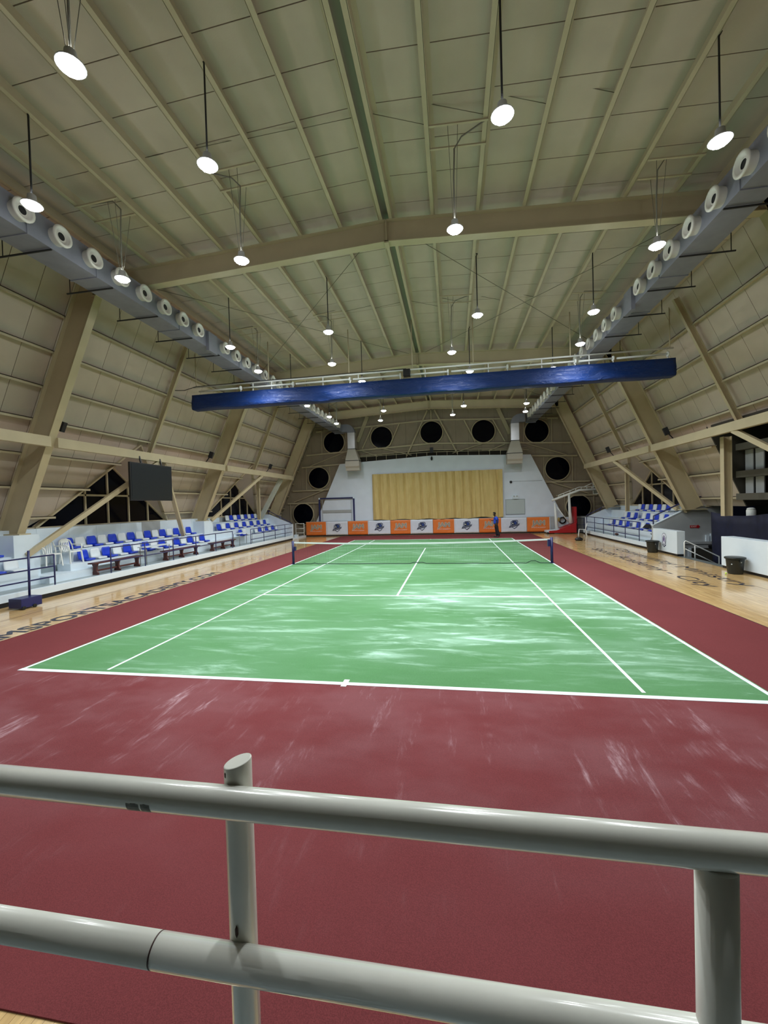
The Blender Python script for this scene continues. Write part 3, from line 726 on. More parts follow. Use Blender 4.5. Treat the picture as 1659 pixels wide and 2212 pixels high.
def row(side, x, z, ys, first, where, group):
    c = first
    for i, yy in enumerate(ys):
        lab = '%s plastic seat, %s from near end, %s' % ('blue' if c == 'B' else 'white', ORD[i], where)
        seat(c, x, yy, z, side, lab, group); c = 'W' if c == 'B' else 'B'
fr = lambda a, n_, d: [a+d*i for i in range(n_)]
row(-1, -11.98, .80, fr(-4.28, 15, .535), 'B', 'long lower row, left stand', 'lower row seats, near part of left stand')
row(-1, -12.50, 1.26, [yy for yy in fr(-4.38, 15, .512)], 'B', 'long upper row, left stand', 'upper row seats, near part of left stand')
row(-1, -13.05, 1.74, [5.15], 'B', 'top row, left stand, alone', 'top row seats, far part of left stand')
row(-1, -13.05, 1.74, fr(7.7, 9, .50), 'W', 'top row of far left stand', 'top row seats, far part of left stand')
row(-1, -12.50, 1.26, fr(5.75, 13, .525), 'B', 'middle row, far left stand', 'middle row seats, far part of left stand')
row(-1, -11.98, .80, [7.4, 7.95], 'B', 'lower row behind the far table, left', 'lower row seats, far part of left stand')
row(-1, -11.98, .80, fr(9.6, 7, .545), 'W', 'lower row, far end of left stand', 'lower row seats, far part of left stand')
row(-1, -11.98, .80, [-7.45, -6.85], 'B', 'short lower row left of the aisle', 'seats by the left edge of the picture')
row(-1, -12.50, 1.26, [-7.1], 'B', 'upper row left of the aisle', 'seats by the left edge of the picture')
row(1, 11.98, .76, [5.35, 5.95, 6.50, 7.05, 7.6, 8.15, 8.7, 9.6, 10.15, 10.7, 11.25, 11.8, 12.35], 'W', 'bottom row, right stand', 'bottom row seats, right stand')
row(1, 12.50, 1.24, [5.05, 5.6, 6.1, 6.62, 7.14, 7.66, 8.18, 8.7, 9.75, 10.3, 10.82, 11.34], 'B', 'middle row, right stand', 'middle row seats, right stand')
row(1, 13.05, 1.74, fr(6.55, 9, .505), 'W', 'top row, right stand', 'top row seats, right stand')

# railings
def railing(name, x, ys, z0, z1, label, ends=None, rails=(1, .52), mids=None, r=.022):
    t = thing(name, label, 'railing', (x, ys[0], z0))
    for yy in ys:
        b = BM(); tube(b, [(x, yy, z0), (x, yy, z1)], r, 8); obj('post', b, NAVY, t)
    for k in rails:
        b = BM(); z = z0+(z1-z0)*k; tube(b, [(x, ys[0], z), (x, ys[-1], z)], r, 8); obj('rail', b, NAVY, t)
railing('navy_railing', -10.92, [-11.5, -9.9, -8.4, -6.49], .345, 1.30, 'navy pipe railing at the left edge, ending at the stand steps', rails=(1, .62, .28))
railing('navy_railing', -10.92, [-4.29, -2.56, -.82, .87, 2.6, 4.32], .345, 1.285, 'long navy railing in front of the dark benches', rails=(1, .45))
railing('navy_railing', -10.92, [6.48, 8.3, 10.09, 11.84, 13.3], .345, 1.27, 'navy railing on far part of left stand kerb', rails=(1, .66, .3))
railing('navy_railing', 11.18, [5.78, 7.57, 9.25, 10.98, 12.67, 14.39], .30, 1.29, 'navy railing along the right stand kerb', rails=(1, .62, .25))
def slope_rail(pts, label, rr=.028, drop=.28):
    t = thing('sloping_handrail', label, 'handrail', pts[0])
    b = BM(); tube(b, pts, rr, 8); obj('rail', b, NAVY, t)
    for p in pts[1:]+[tuple((Vector(pts[0])+Vector(pts[1]))/2)]:
        b = BM(); tube(b, [p, (p[0], p[1], p[2]-drop)], rr*.8, 8); obj('post', b, NAVY, t)
slope_rail([(-10.95, 13.28, 1.30), (-12.85, 13.28, 2.33), (-14.1, 13.28, 2.34)], 'navy handrail climbing the end parapet of the left stand')
slope_rail([(11.2, 14.5, 1.35), (13.1, 14.5, 2.37), (14.0, 14.5, 2.40)], 'navy handrail climbing the far parapet of the right stand')
slope_rail([(11.16, 4.18, 1.25), (11.17, 4.18, 1.66), (12.95, 4.18, 2.52), (14.1, 4.18, 2.54)], 'thick navy handrail climbing the near shaded parapet of right stand', .032, .42)

# benches
def bench(p, q, label):
    t = thing('wooden_bench', label, 'bench', ((p[0]+q[0])/2, (p[1]+q[1])/2, .325), group='dark benches on the left stand')
    d = (Vector(q)-Vector(p)); 
    b = BM(); bar(b, p, q, .30, .045); obj('bench_top', b, WOODD, t)
    for k in (.07, .5, .93):
        c = Vector(p)+d*k
        b = BM()
        prof = [(-.13, .325), (.13, .325), (.13, .39), (.07, .47), (.07, .60), (.12, p[2]-.022), (-.12, p[2]-.022), (-.07, .60), (-.07, .47), (-.13, .39)]
        prism(b, [(c.x+a, c.y-.03, z_) for a, z_ in prof], (0, .06, 0)); obj('leg', b, WOODD, t)
    b = BM(); bar(b, Vector(p)+d*.07+Vector((0, 0, -.28)), Vector(p)+d*.93+Vector((0, 0, -.28)), .03, .06); obj('stretcher', b, WOODD, t)
bench((-11.3, -4.75, .75), (-11.35, -2.35, .75), 'dark red wooden bench nearest the camera, behind navy railing')
bench((-11.35, -.95, .75), (-11.35, 1.65, .75), 'dark red wooden bench in the middle of the three')
bench((-11.35, 2.75, .75), (-11.4, 5.3, .75), 'dark red wooden bench farthest along the left stand')
def table(x0, x1, y0, y1, label):
    t = thing('folding_table', label, 'table', ((x0+x1)/2, (y0+y1)/2, .325), group='tables on the left stand')
    b = BM(); box(b, x0, x1, y0, y1, 1.04, 1.075); obj('table_top', b, WHITE, t, bevel=.006)
    for a in (x0+.06, x1-.06):
        for c in (y0+.08, y1-.08):
            b = BM(); tube(b, [(a, c, .325), (a, c, 1.04)], .014, 8); obj('leg', b, BRASS_ROD, t)
table(-11.62, -11.2, -2.15, -.55, 'white-topped table with thin legs between the near benches')
table(-11.66, -11.15, 5.55, 7.3, 'white-topped table with thin legs beside the farthest bench')

# white monobloc chairs
def mono(loc, rz, label, arms=True):
    t = thing('plastic_chair', label, 'chair', loc, rz)     # faces +x
    b = BM()
    g = [[(x_, yy, z_) for yy in (-.21, -.08, .08, .21)] for x_, z_ in ((.23, .42), (.20, .445), (0, .43), (-.2, .425))]
    n0 = [[b.verts.new(p) for p in r] for r in g]; n1 = [[b.verts.new((p[0], p[1], p[2]-.02)) for p in r] for r in g]
    for i in range(3):
        for j in range(3):
            b.faces.new((n0[i][j], n0[i][j+1], n0[i+1][j+1], n0[i+1][j])); b.faces.new((n1[i][j], n1[i+1][j], n1[i+1][j+1], n1[i][j+1]))
        b.faces.new((n0[i][0], n0[i+1][0], n1[i+1][0], n1[i][0])); b.faces.new((n0[i][3], n1[i][3], n1[i+1][3], n0[i+1][3]))
    for j in range(3):
        b.faces.new((n0[0][j], n1[0][j], n1[0][j+1], n0[0][j+1])); b.faces.new((n0[3][j], n0[3][j+1], n1[3][j+1], n1[3][j]))
    obj('seat', b, PLASTICW, t, True)
    for a, c, dx in ((.21, -.21, .05), (.21, .21, .05), (-.2, -.21, -.07), (-.2, .21, -.07)):
        b = BM(); bar(b, (a, c, .43), (a+dx, c*1.12, 0), .05, .035); obj('leg', b, PLASTICW, t, True)
    b = BM()                                # curved back rim with slats
    rim = [(-.20, -.23, .43), (-.25, -.235, .62), (-.30, -.19, .80), (-.32, -.08, .865), (-.32, .08, .865), (-.30, .19, .80), (-.25, .235, .62), (-.20, .23, .43)]
    tube(b, rim, .024, 6)
    for k in (-.13, -.065, 0, .065, .13): bar(b, (-.21, k*.9, .43), (-.315, k, .85), .035, .014, (1, 0, 0))
    box(b, -.32, -.29, -.14, .14, .74, .85)
    obj('backrest', b, PLASTICW, t, True)
    if arms:
        for s in (-1, 1):
            b = BM(); tube(b, [(-.26, s*.235, .66), (-.1, s*.27, .66), (.16, s*.27, .65), (.21, s*.24, .60), (.21, s*.22, .43)], [.02, .026, .026, .024, .022], 6); obj('armrest', b, PLASTICW, t, True)
mono((-12.02, -5.62, .80), -.35, 'white plastic armchair turned towards the aisle, nearer one on left stand')
mono((-12.05, -4.82, .80), -.1, 'white plastic armchair right of the other, its back to the blue seat')
mono((10.62, 13.5, 0), PI-.25, 'white plastic chair standing on wood floor by the far end of right stand', False)

# ================================================================== ROOM THINGS: LEFT FOREGROUND BLOCK
t = thing('weighted_post_base', 'navy wheeled weight box with an upright post on wood floor, left', 'post base', (-10.22, -8.0, 0))
b = BM(); box(b, -10.42, -10.0, -8.3, -7.72, .04, .30); obj('weight_box', b, NAVY, t, bevel=.01)
b = BM(); tube(b, [(-10.33, -7.80, .04), (-10.30, -7.80, 1.57)], .03, 10); obj('upright', b, NAVY, t)
for yy in (-8.25, -7.95):
    b = BM(); lathe(b, [(.05, -.015), (.05, .015)], (-9.98, yy, .05), 14, 'x'); obj('wheel', b, BINM, t)

# ================================================================== FAR END
# banners
bx = [-10.9, -9.07, -7.19, -5.42, -3.54, -1.83, -.03, 1.72, 3.65, 5.41, 7.34, 9.07]
def eagle(bm, cx, cz, y, k=1.0):
    """shield crest: layers step forward a millimetre each"""
    def P(pts, mi, d): prism(bm, [(cx+a*k, y-d, cz+c*k) for a, c in pts], (0, .0015, 0), mi)
    sh = [(-.27, .22), (-.12, .33), (.20, .36), (.30, .28), (.28, -.02), (.22, -.20), (0, -.36), (-.17, -.22), (-.30, -.02)]
    P(sh, 0, .004); P([(a*.84, c*.84) for a, c in sh], 1, .006)
    P([(-.22, .13), (-.10, .28), (.14, .29), (.23, .20), (.22, .02), (.12, -.08), (-.06, -.06), (-.20, -.10)], 0, .008)
    P([(.0, .22), (.15, .24), (.18, .06), (.06, .0)], 2, .010)
    P([(-.20, .04), (-.12, .15), (-.02, .03), (-.12, .06)], 3, .010)
    P([(-.42, -.25), (-.33, -.08), (.38, .07), (.44, .17), (.36, -.06), (.14, -.14), (-.22, -.21)], 0, .012)
    P([(-.33, -.19), (-.29, -.11), (.34, .03), (.33, -.02), (.12, -.09), (-.20, -.17)], 4, .014)
for i in range(11):
    x0, x1 = bx[i]+.006, bx[i+1]-.006; org = i % 2 == 0
    nth = ORD[i//2]
    t = thing('advertising_banner', '%s from the left along the far wall' % (('orange banner with sports academy name, %s orange one' if org else 'white banner with blue eagle crest, %s white one') % nth), 'banner', ((x0+x1)/2, 16.32, .1), group='banners on far wall')
    b = BM(); nx, nz = 24, 10; ph = i*1.7; g = []
    for a in range(nx+1):
        for c in range(nz+1):
            u, v = a/nx, c/nz; e = min(1, 4*u, 4*(1-u), 4*(1-v)+.1)
            yy = 16.33-.010*e*(math.sin(7*u+5*v+ph)+.6*math.sin(17*(u-v)+ph*2))
            g.append(b.verts.new((x0+(x1-x0)*u, yy, .10+1.14*v)))
    for a in range(nx):
        for c in range(nz):
            f = b.faces.new((g[a*(nz+1)+c], g[(a+1)*(nz+1)+c], g[(a+1)*(nz+1)+c+1], g[a*(nz+1)+c+1])); f.smooth = True
    o = obj('vinyl_sheet', b, ORANGE if org else BWHITE, t); sm = o.modifiers.new('thick', 'SOLIDIFY'); sm.thickness = .004; sm.offset = -1
    xc = (x0+x1)/2
    b = BM()
    if org:
        Mt = lambda dx, z, d: Matrix(((1, 0, 0, xc+dx), (0, 0, -1, 16.305-d), (0, 1, 0, z), (0, 0, 0, 1)))
        for rr_, mi_, dd in ((.042, 0, 0), (.020, 1, .003)):
            for q in range(8): text_bm(b, 'JAM', .50, Mt(-.47+rr_*math.cos(q*PI/4), .63+rr_*math.sin(q*PI/4), dd+q*.0002), .001, mi_, .94)
        text_bm(b, 'JAM', .50, Mt(-.47, .63, .007), .001, 3, .94)
        text_bm(b, 'SPORTS ACADEMY', .115, Mt(-.54, .40, .002), .002, 2, 1.08)
        obj('logo_print', b, [LOGOC, LOGOG, LOGOW, LOGOM], t)
        for xe in (x1-.03,):
            b = BM(); box(b, xe, xe+.05, 16.318, 16.324, .1, 1.24); obj('white_hem', b, BWHITE, t)
    else:
        eagle(b, xc, .70, 16.312, 1.0); obj('crest_print', b, [LOGON, BWHITE, LOGOB, BEAK, GALV], t)
b = BM(); box(b, -10.9, 9.4, 16.36, 16.40, .1, 1.27); struct(obj('trim_1', b, GREYW))
# stage curtain
b = BM(); NX, NZ = 420, 26; X0, X1 = -5.02, 5.56; rows_ = []
ph = [random.uniform(-.4, .4) for _ in range(40)]
for c in range(NZ+1):
    v = c/NZ; r = []
    for a in range(NX+1):
        u = a/NX; xx = X0+(X1-X0)*u; kf = u*15.5
        i_ = int(kf); f_ = kf-i_; amp = .24 if u < .80 else .10
        p = abs(math.sin(PI*f_))**.38
        yy = 16.52-amp*p-.045*math.sin(3.5*kf+ph[i_ % 40]*6+2.2*v)*(1-.5*v)*p-.012*math.sin(23*kf*.7+v*4+ph[i_ % 40])
        if u >= .80:
            q = (u-.80)/.20; yy -= .14*abs(math.sin(PI*2.2*q+.9*v))
        z0 = 1.30+.03*math.sin(kf*2.1)*(1-v)+(.06*math.sin(PI*(u-.80)/.14) if .80 < u < .94 else 0)*(1-v)
        r.append(b.verts.new((xx, yy, z0+(5.12-z0)*v)))
    rows_.append(r)
for r0, r1_ in zip(rows_, rows_[1:]):
    for a in range(NX):
        f = b.faces.new((r0[a], r0[a+1], r1_[a+1], r1_[a])); f.smooth = True
tag(origin_to(obj('stage_curtain', b, GOLD), (0, 16.5, 1.3)), 'gold pleated curtain closing the stage in the white end wall', 'curtain')
# blue goal frame
t = thing('goal_frame', 'tall navy goal frame with white corners leaning at white wall, left', 'goal frame', (-8.1, 16.45, 1.27))
for xx in (-9.66, -6.64):
    b = BM(); box(b, xx-.06, xx+.06, 16.40, 16.52, 1.27, 3.17); obj('upright', b, NAVY, t)
    b = BM(); box(b, xx-.065, xx+.065, 16.395, 16.525, 3.16, 3.29); obj('corner_block', b, WHITE, t)
b = BM(); box(b, -9.6, -6.7, 16.40, 16.52, 3.17, 3.28); obj('crossbar', b, NAVY, t)
b = BM(); box(b, -9.45, -6.85, 16.49, 16.50, 2.0, 2.22); obj('net_pocket', b, GREYW, t)
for xx in (-9.42, -6.88):
    b = BM(); bar(b, (xx, 16.49, 1.3), (xx, 16.49, 3.1), .03, .03); obj('rear_upright', b, GREYW, t)
# clear board with emergency light
t = thing('wall_board', 'pale framed rectangular panel fixed on white wall right of curtain', 'wall panel', (6.5, 16.53, 1.5))
b = BM(); box(b, 5.80, 7.22, 16.51, 16.54, 1.54, 2.68); obj('panel', b, mat('pale_green_panel', (.50, .57, .58), .35), t)
b = BM()
for a in ((5.77, 5.80, 1.51, 2.71), (7.22, 7.25, 1.51, 2.71)): box(b, a[0], a[1], 16.50, 16.55, a[2], a[3])
box(b, 5.77, 7.25, 16.50, 16.55, 1.50, 1.54); box(b, 5.77, 7.25, 16.50, 16.55, 2.68, 2.71); obj('panel_frame', b, mat('grey_trim', (.30, .36, .38), .5), t)
t = thing('emergency_light', 'small white twin-lamp box above the pale wall panel', 'light fitting', (6.53, 16.5, 2.7))
b = BM(); box(b, 6.30, 6.76, 16.42, 16.55, 2.73, 3.02); obj('case', b, WHITE, t)
for xx in (6.42, 6.64):
    b = BM(); lathe(b, [(.055, -.03), (.055, 0)], (xx, 16.42, 2.94), 12, 'y'); obj('lamp_head', b, GREYW, t)
b = BM(); lathe(b, [(.08, -.12), (.10, -.06), (.10, 0)], (6.22, 16.55, 4.08), 16, 'y'); tag(origin_to(obj('wall_camera', b, BLACKM), (6.22, 16.5, 4.08)), 'small round black device on white wall right of curtain', 'camera')
b = BM(); tube(b, [(6.3, 16.54, 4.12), (8.6, 16.54, 4.12)], .012, 6); tag(origin_to(obj('wall_conduit', b, GREYW), (7.4, 16.54, 4.12)), 'thin conduit running right from the round wall device', 'cable')
b = BM(); ico(b, (0, 16.45, 6.22), .09, 2, (1, 1, 1.7)); box(b, -.02, .02, 16.44, 16.55, 6.30, 6.42); tag(origin_to(obj('dome_camera', b, BLACKM), (0, 16.45, 6.2)), 'small black teardrop camera below the ridge of the white wall', 'camera')
b = BM(); box(b, -.14, .14, 16.55, 16.8, 6.70, 7.15); tag(origin_to(obj('speaker_box', b, BLACKM), (0, 16.7, 6.7)), 'black box speaker above the centre of the white wall', 'speaker')

# basketball hoop stand (folded, seen from the side)
t = thing('basketball_stand', 'white portable basketball stand with red padded base, far right', 'basketball stand', (9.9, 15.6, 0))
b = BM(); prism(b, [(8.75, 15.2, .06), (8.75, 15.2, .22), (9.3, 15.2, .26), (10.72, 15.2, .80), (10.72, 15.2, .06)], (0, 1.0, 0)); obj('base', b, REDP, t, bevel=.02)
b = BM(); prism(b, [(8.60, 15.25, .10), (8.60, 15.25, .24), (9.30, 15.25, .285), (9.55, 15.25, .36), (9.5, 15.25, .10)], (0, .9, 0)); obj('front_plate', b, WHITE, t)
b = BM(); box(b, 10.62, 10.78, 15.35, 16.05, .75, 2.0); obj('red_pad', b, REDP, t)
b = BM(); tube(b, [(9.40, 15.6, .30), (9.34, 15.6, 1.3), (9.28, 15.6, 2.35)], [.14, .09, .05], 10); obj('front_column', b, PLASTICW, t)
b = BM(); tube(b, [(10.42, 15.6, .75), (10.36, 15.6, 1.6), (10.32, 15.6, 2.95)], [.16, .11, .08], 10); obj('main_column', b, PLASTICW, t)
b = BM(); tube(b, [(9.45, 15.6, 2.0), (10.25, 15.6, .85)], .035, 8); obj('gas_strut', b, PLASTICW, t)
b = BM(); tube(b, [(9.08, 15.6, 2.52), (11.05, 15.6, 3.24), (12.35, 15.6, 3.27)], .085, 8); obj('boom', b, PLASTICW, t)
b = BM(); tube(b, [(9.55, 15.6, 2.74), (9.56, 15.6, 2.90), (11.05, 15.6, 3.47), (12.2, 15.6, 3.48), (12.2, 15.6, 3.3)], .028, 6)
for xx, za, zb in ((9.95, 2.85, 3.05), (10.4, 3.0, 3.22), (10.8, 3.15, 3.38), (11.2, 3.25, 3.47), (11.6, 3.25, 3.47), (11.95, 3.25, 3.47)): bar(b, (xx, 15.6, za), (xx, 15.6, zb), .035, .035)
obj('boom_truss', b, PLASTICW, t)
b = BM(); tube(b, [(11.4, 15.6, 3.48), (12.2, 15.6, 3.84)], .025, 6); obj('brace', b, PLASTICW, t)
b = BM()
for yy in (14.75, 16.45):
    pass
A_ = [(12.22, 16.15, 2.93), (12.22, 16.15, 3.86), (12.66, 15.0, 3.86), (12.66, 15.0, 2.93)]
for p, q in zip(A_, A_[1:]+A_[:1]): bar(b, p, q, .045, .045)
bar(b, (12.42, 15.6, 2.95), (12.42, 15.6, 3.84), .10, .06); obj('backboard_frame', b, PLASTICW, t)
b = BM(); prism(b, A_, (.012, 0, 0)); obj('backboard', b, CLEAR, t)
b = BM(); lathe(b, [(.07, -.03), (.07, .03)], (8.66, 15.2, .07), 14, 'y'); obj('wheel', b, BINM, t)
t = thing('cable_coil', 'dark coiled cable standing behind the red base of the basketball stand', 'cable', (10.0, 16.0, .66))
b = BM()
for k in range(3): ring(b, (10.0, 16.28+k*.025, .95), .17+.03*k, .22+.03*k, 0, .03, 'y', 20)
obj('coil', b, BINM, t)
b = BM(); ico(b, (9.72, 16.3, 1.02), .14, 2, (.7, .5, 1.3)); tag(origin_to(obj('cloth_bundle', b, YELLOW), (9.72, 16.3, .85)), 'small yellowish cloth bundle behind the basketball stand', 'cloth')
b = BM(); box(b, 9.42, 10.6, 16.42, 16.54, 0, 1.2); struct(obj('trim_2', b, WHITE))
b = BM(); box(b, 10.7, 13.6, 16.3, 16.45, 0, 1.25); struct(obj('trim_3', b, GREYW))
t = thing('navy_gate', 'navy barred gate between red basketball base and right stand', 'gate', (11.2, 16.0, 0))
for xx in (10.95, 11.45, 11.95):
    b = BM(); tube(b, [(xx, 15.9, 0), (xx, 15.9, 1.1)], .025, 8); obj('post', b, NAVY, t)
b = BM(); tube(b, [(10.95, 15.9, 1.08), (11.95, 15.9, 1.08)], .022, 8); tube(b, [(10.95, 15.9, .6), (11.95, 15.9, .6)], .018, 8); obj('rail', b, NAVY, t)
# left gate beyond the stand
t = thing('white_gate', 'small white pipe gate between left stand end and orange banner', 'gate', (-10.9, 14.6, 0))
b = BM(); box(b, -11.15, -10.88, 14.2, 14.5, 0, .33); obj('gate_plinth', b, WHITE, t)
b = BM(); tube(b, [(-11.1, 14.5, 0), (-11.1, 14.5, 1.22), (-10.4, 14.5, 1.22), (-10.4, 14.5, .2)], .03, 8); obj('gate_frame', b, PLASTICW, t)
b = BM(); tube(b, [(-11.1, 14.5, .8), (-10.4, 14.5, .8)], .02, 8); tube(b, [(-11.1, 14.5, .45), (-10.4, 14.5, .45)], .02, 8); obj('gate_rail', b, PLASTICW, t)
b = BM(); box(b, -11.2, -10.9, 13.4, 16.3, .0, .12); obj('low_kerb', b, WHITE, t)

# ================================================================== RIGHT SIDE
t = thing('low_wall', 'white free-standing low wall with a violet emblem, beside the bin', 'low wall', (11.25, 3, 0))
b = BM(); box(b, 11.08, 11.40, 1.89, 4.05, .09, 1.08); obj('wall_block', b, WHITE, t, bevel=.008)
b = BM(); box(b, 11.11, 11.38, 1.92, 4.05, 0, .09); obj('black_skirting', b, BLACKB, t)
b = BM()
def E(pts, mi, d): prism(b, [(11.08-d, 2.98-a, .62+c) for a, c in pts], (.0015, 0, 0), mi)
E([(-.22, .16), (-.12, .28), (0, .32), (.12, .28), (.22, .16), (.19, .05), (.17, -.12), (.16, -.25), (0, -.34), (-.16, -.25), (-.17, -.12), (-.19, .05)], 0, .003)
E([(-.205, .155), (-.11, .26), (0, .30), (.11, .26), (.205, .155), (.17, .08), (0, .22), (-.17, .08)], 1, .005)
E([(-.175, .07), (0, .235), (.175, .07), (.15, -.12), (.14, -.2), (0, -.29), (-.14, -.2), (-.15, -.12)], 1, .006)
E([(.155*math.cos(a*PI/12), .21*math.sin(a*PI/12)-.02) for a in range(24)], 0, .008)
E([(.125*math.cos(a*PI/12), .18*math.sin(a*PI/12)-.02) for a in range(24)], 1, .010)
E([(-.09, -.12), (-.10, .03), (-.05, .13), (.03, .14), (.08, .06), (.07, -.02), (.09, -.13), (.04, -.10), (.0, -.02), (-.05, -.08)], 2, .012)
obj('emblem_print', b, [LOGON, BWHITE, LOGOP], t)
t = thing('low_wall', 'plain white low wall at the right edge, behind the nearer bin', 'low wall', (11.2, -6, 0))
b = BM(); box(b, 11.02, 11.42, -12.0, -1.2, .09, 1.12); obj('wall_block', b, WHITE, t, bevel=.008)
b = BM(); box(b, 11.05, 11.40, -12.0, -1.22, 0, .09); obj('black_skirting', b, BLACKB, t)
t = thing('stair_handrail', 'white pipe handrail going down the stairs between the white low walls', 'handrail', (11.2, 1.5, 0))
b = BM(); tube(b, [(11.2, 1.55, -.005), (11.2, 1.55, .64), (11.24, 1.55, .70), (12.5, 1.55, .03), (12.5, 1.55, -.9)], .027, 8); obj('top_rail', b, PLASTICW, t)
b = BM(); tube(b, [(11.2, 1.55, .38), (12.5, 1.55, -.33)], .02, 8); obj('mid_rail', b, PLASTICW, t)
b = BM(); tube(b, [(11.60, 1.55, -.16), (11.60, 1.55, .51)], .024, 8); obj('post', b, PLASTICW, t)
def bin_(x, y, label, spots):
    t = thing('trash_bin', label, 'bin', (x, y, 0), group='black bins on the right')
    b = BM(); lathe(b, [(.19, .0), (.205, .03), (.245, .46), (.255, .50)], (x, y, 0), 28); obj('body', b, BINM, t)
    b = BM(); lathe(b, [(.262, .49), (.285, .50), (.285, .545), (.26, .555), (.24, .56)], (x, y, 0), 28); obj('lid_rim', b, BINM, t)
    for s in (-1, 1):
        b = BM(); box(b, x-.03, x+.03, y+s*.27-.03, y+s*.27+.03, .42, .48); obj('handle', b, BINM, t)
    for a, z_ in spots:
        c = (x+.236*math.sin(a), y-.236*math.cos(a), z_)
        b = BM(); ico(b, c, .022, 1, (1, 1, .9)); obj('sticker', b, WHITE, t)
bin_(10.75, 3.35, 'black round bin in front of the low wall with the emblem', [(.1, .41)])
bin_(10.68, -2.5, 'black round bin in front of plain white low wall, with a tennis ball by it', [(.15, .40), (-.9, .33)])
b = BM(); ico(b, (10.34, -2.62, .0335), .0335, 2); tag(origin_to(obj('tennis_ball', b, BALL), (10.34, -2.62, 0)), 'yellow-green tennis ball on wood floor by the nearer bin', 'ball')
# bag on the floor
b = BM(); ico(b, (0, 0, 0), 1, 3)
for v in b.verts: v.co = Vector((v.co.x*.24, v.co.y*.16, max(v.co.z, -.75)*.12+.09+.02*math.sin(9*v.co.x)*v.co.z))
t = thing('sports_bag', 'black sports bag lying on wood floor near the white chair', 'bag', (9.25, 9.5, 0)); obj('body', b, BLACKM, t, True)
b = BM(); tube(b, [(-.12, 0, .17), (-.06, 0, .25), (.06, 0, .25), (.12, 0, .17)], .012, 6); obj('strap', b, BLACKM, t, True)
b = BM(); ico(b, (.32, -.05, .025), .03, 1, (1.8, .8, .6)); obj('strap_end', b, WOODD, t, True)
# dark chair behind kerb and bag in right stand
t = thing('folding_chair', 'black folding chair on right stand beside the emblem wall', 'chair', (11.5, 4.8, .29))
b = BM()
for s in (-1, 1):
    tube(b, [(11.35, 4.8+s*.18, .29), (11.60, 4.8+s*.18, 1.08)], .016, 6); tube(b, [(11.66, 4.8+s*.18, .29), (11.40, 4.8+s*.18, .75)], .016, 6)
obj('frame', b, BLACKM, t)
b = BM(); box(b, 11.36, 11.66, 4.62, 4.98, .72, .745); obj('seat', b, BLACKM, t)
b = BM(); bar(b, (11.575, 4.62, 1.0), (11.575, 4.98, 1.0), .02, .18); obj('backrest', b, BLACKM, t)
b = BM(); ico(b, (11.50, 9.7, .36), .12, 2, (.8, 1.8, .6)); tag(origin_to(obj('shoe_bag', b, WOODD), (11.5, 9.7, .29)), 'small dark bag on the right stand walkway behind railing', 'bag')
b = BM(); prism(b, [(11.85, 6.55, .90), (12.12, 6.55, .90), (12.05, 6.55, 1.12)], (0, .5, 0)); tag(origin_to(obj('folded_jacket', b, BLACKM), (12, 6.8, .86)), 'dark folded jacket draped on a bottom row seat, right stand', 'clothing')
# navy cloth and white bucket on the balcony ledge
b = BM(); rows_ = []
for c in range(7):
    v = c/6; r = []
    for a in range(81):
        u = a/80; yy = 2.55-u*13; top = 1.86-.12*math.sin(PI*min(1, u*4))
        r.append(b.verts.new((12.82-.05*math.sin(u*55+v)-.03*math.sin(u*23), yy, -.5+(top+.5)*v)))
    rows_.append(r)
for r0, r1_ in zip(rows_, rows_[1:]):
    for a in range(80):
        f = b.faces.new((r0[a], r0[a+1], r1_[a+1], r1_[a])); f.smooth = True
o = obj('navy_drape', b, NAVYC); sm = o.modifiers.new('thick', 'SOLIDIFY'); sm.thickness = .01
tag(origin_to(o, (12.85, -3, 0)), 'long dark navy cloth hung below the balcony, right edge', 'cloth')
t = thing('white_bucket', 'white tub with rounded lid standing on the dark balcony ledge', 'bucket', (13.3, .85, 1.6))
b = BM(); lathe(b, [(.13, 1.6), (.15, 1.64), (.155, 1.95), (.12, 2.0)], (13.2, .75, 0), 20); obj('tub', b, PLASTICW, t)
b = BM(); lathe(b, [(.14, 1.98), (.13, 2.03), (.06, 2.06)], (13.2, .75, 0), 20); obj('lid', b, PLASTICW, t)

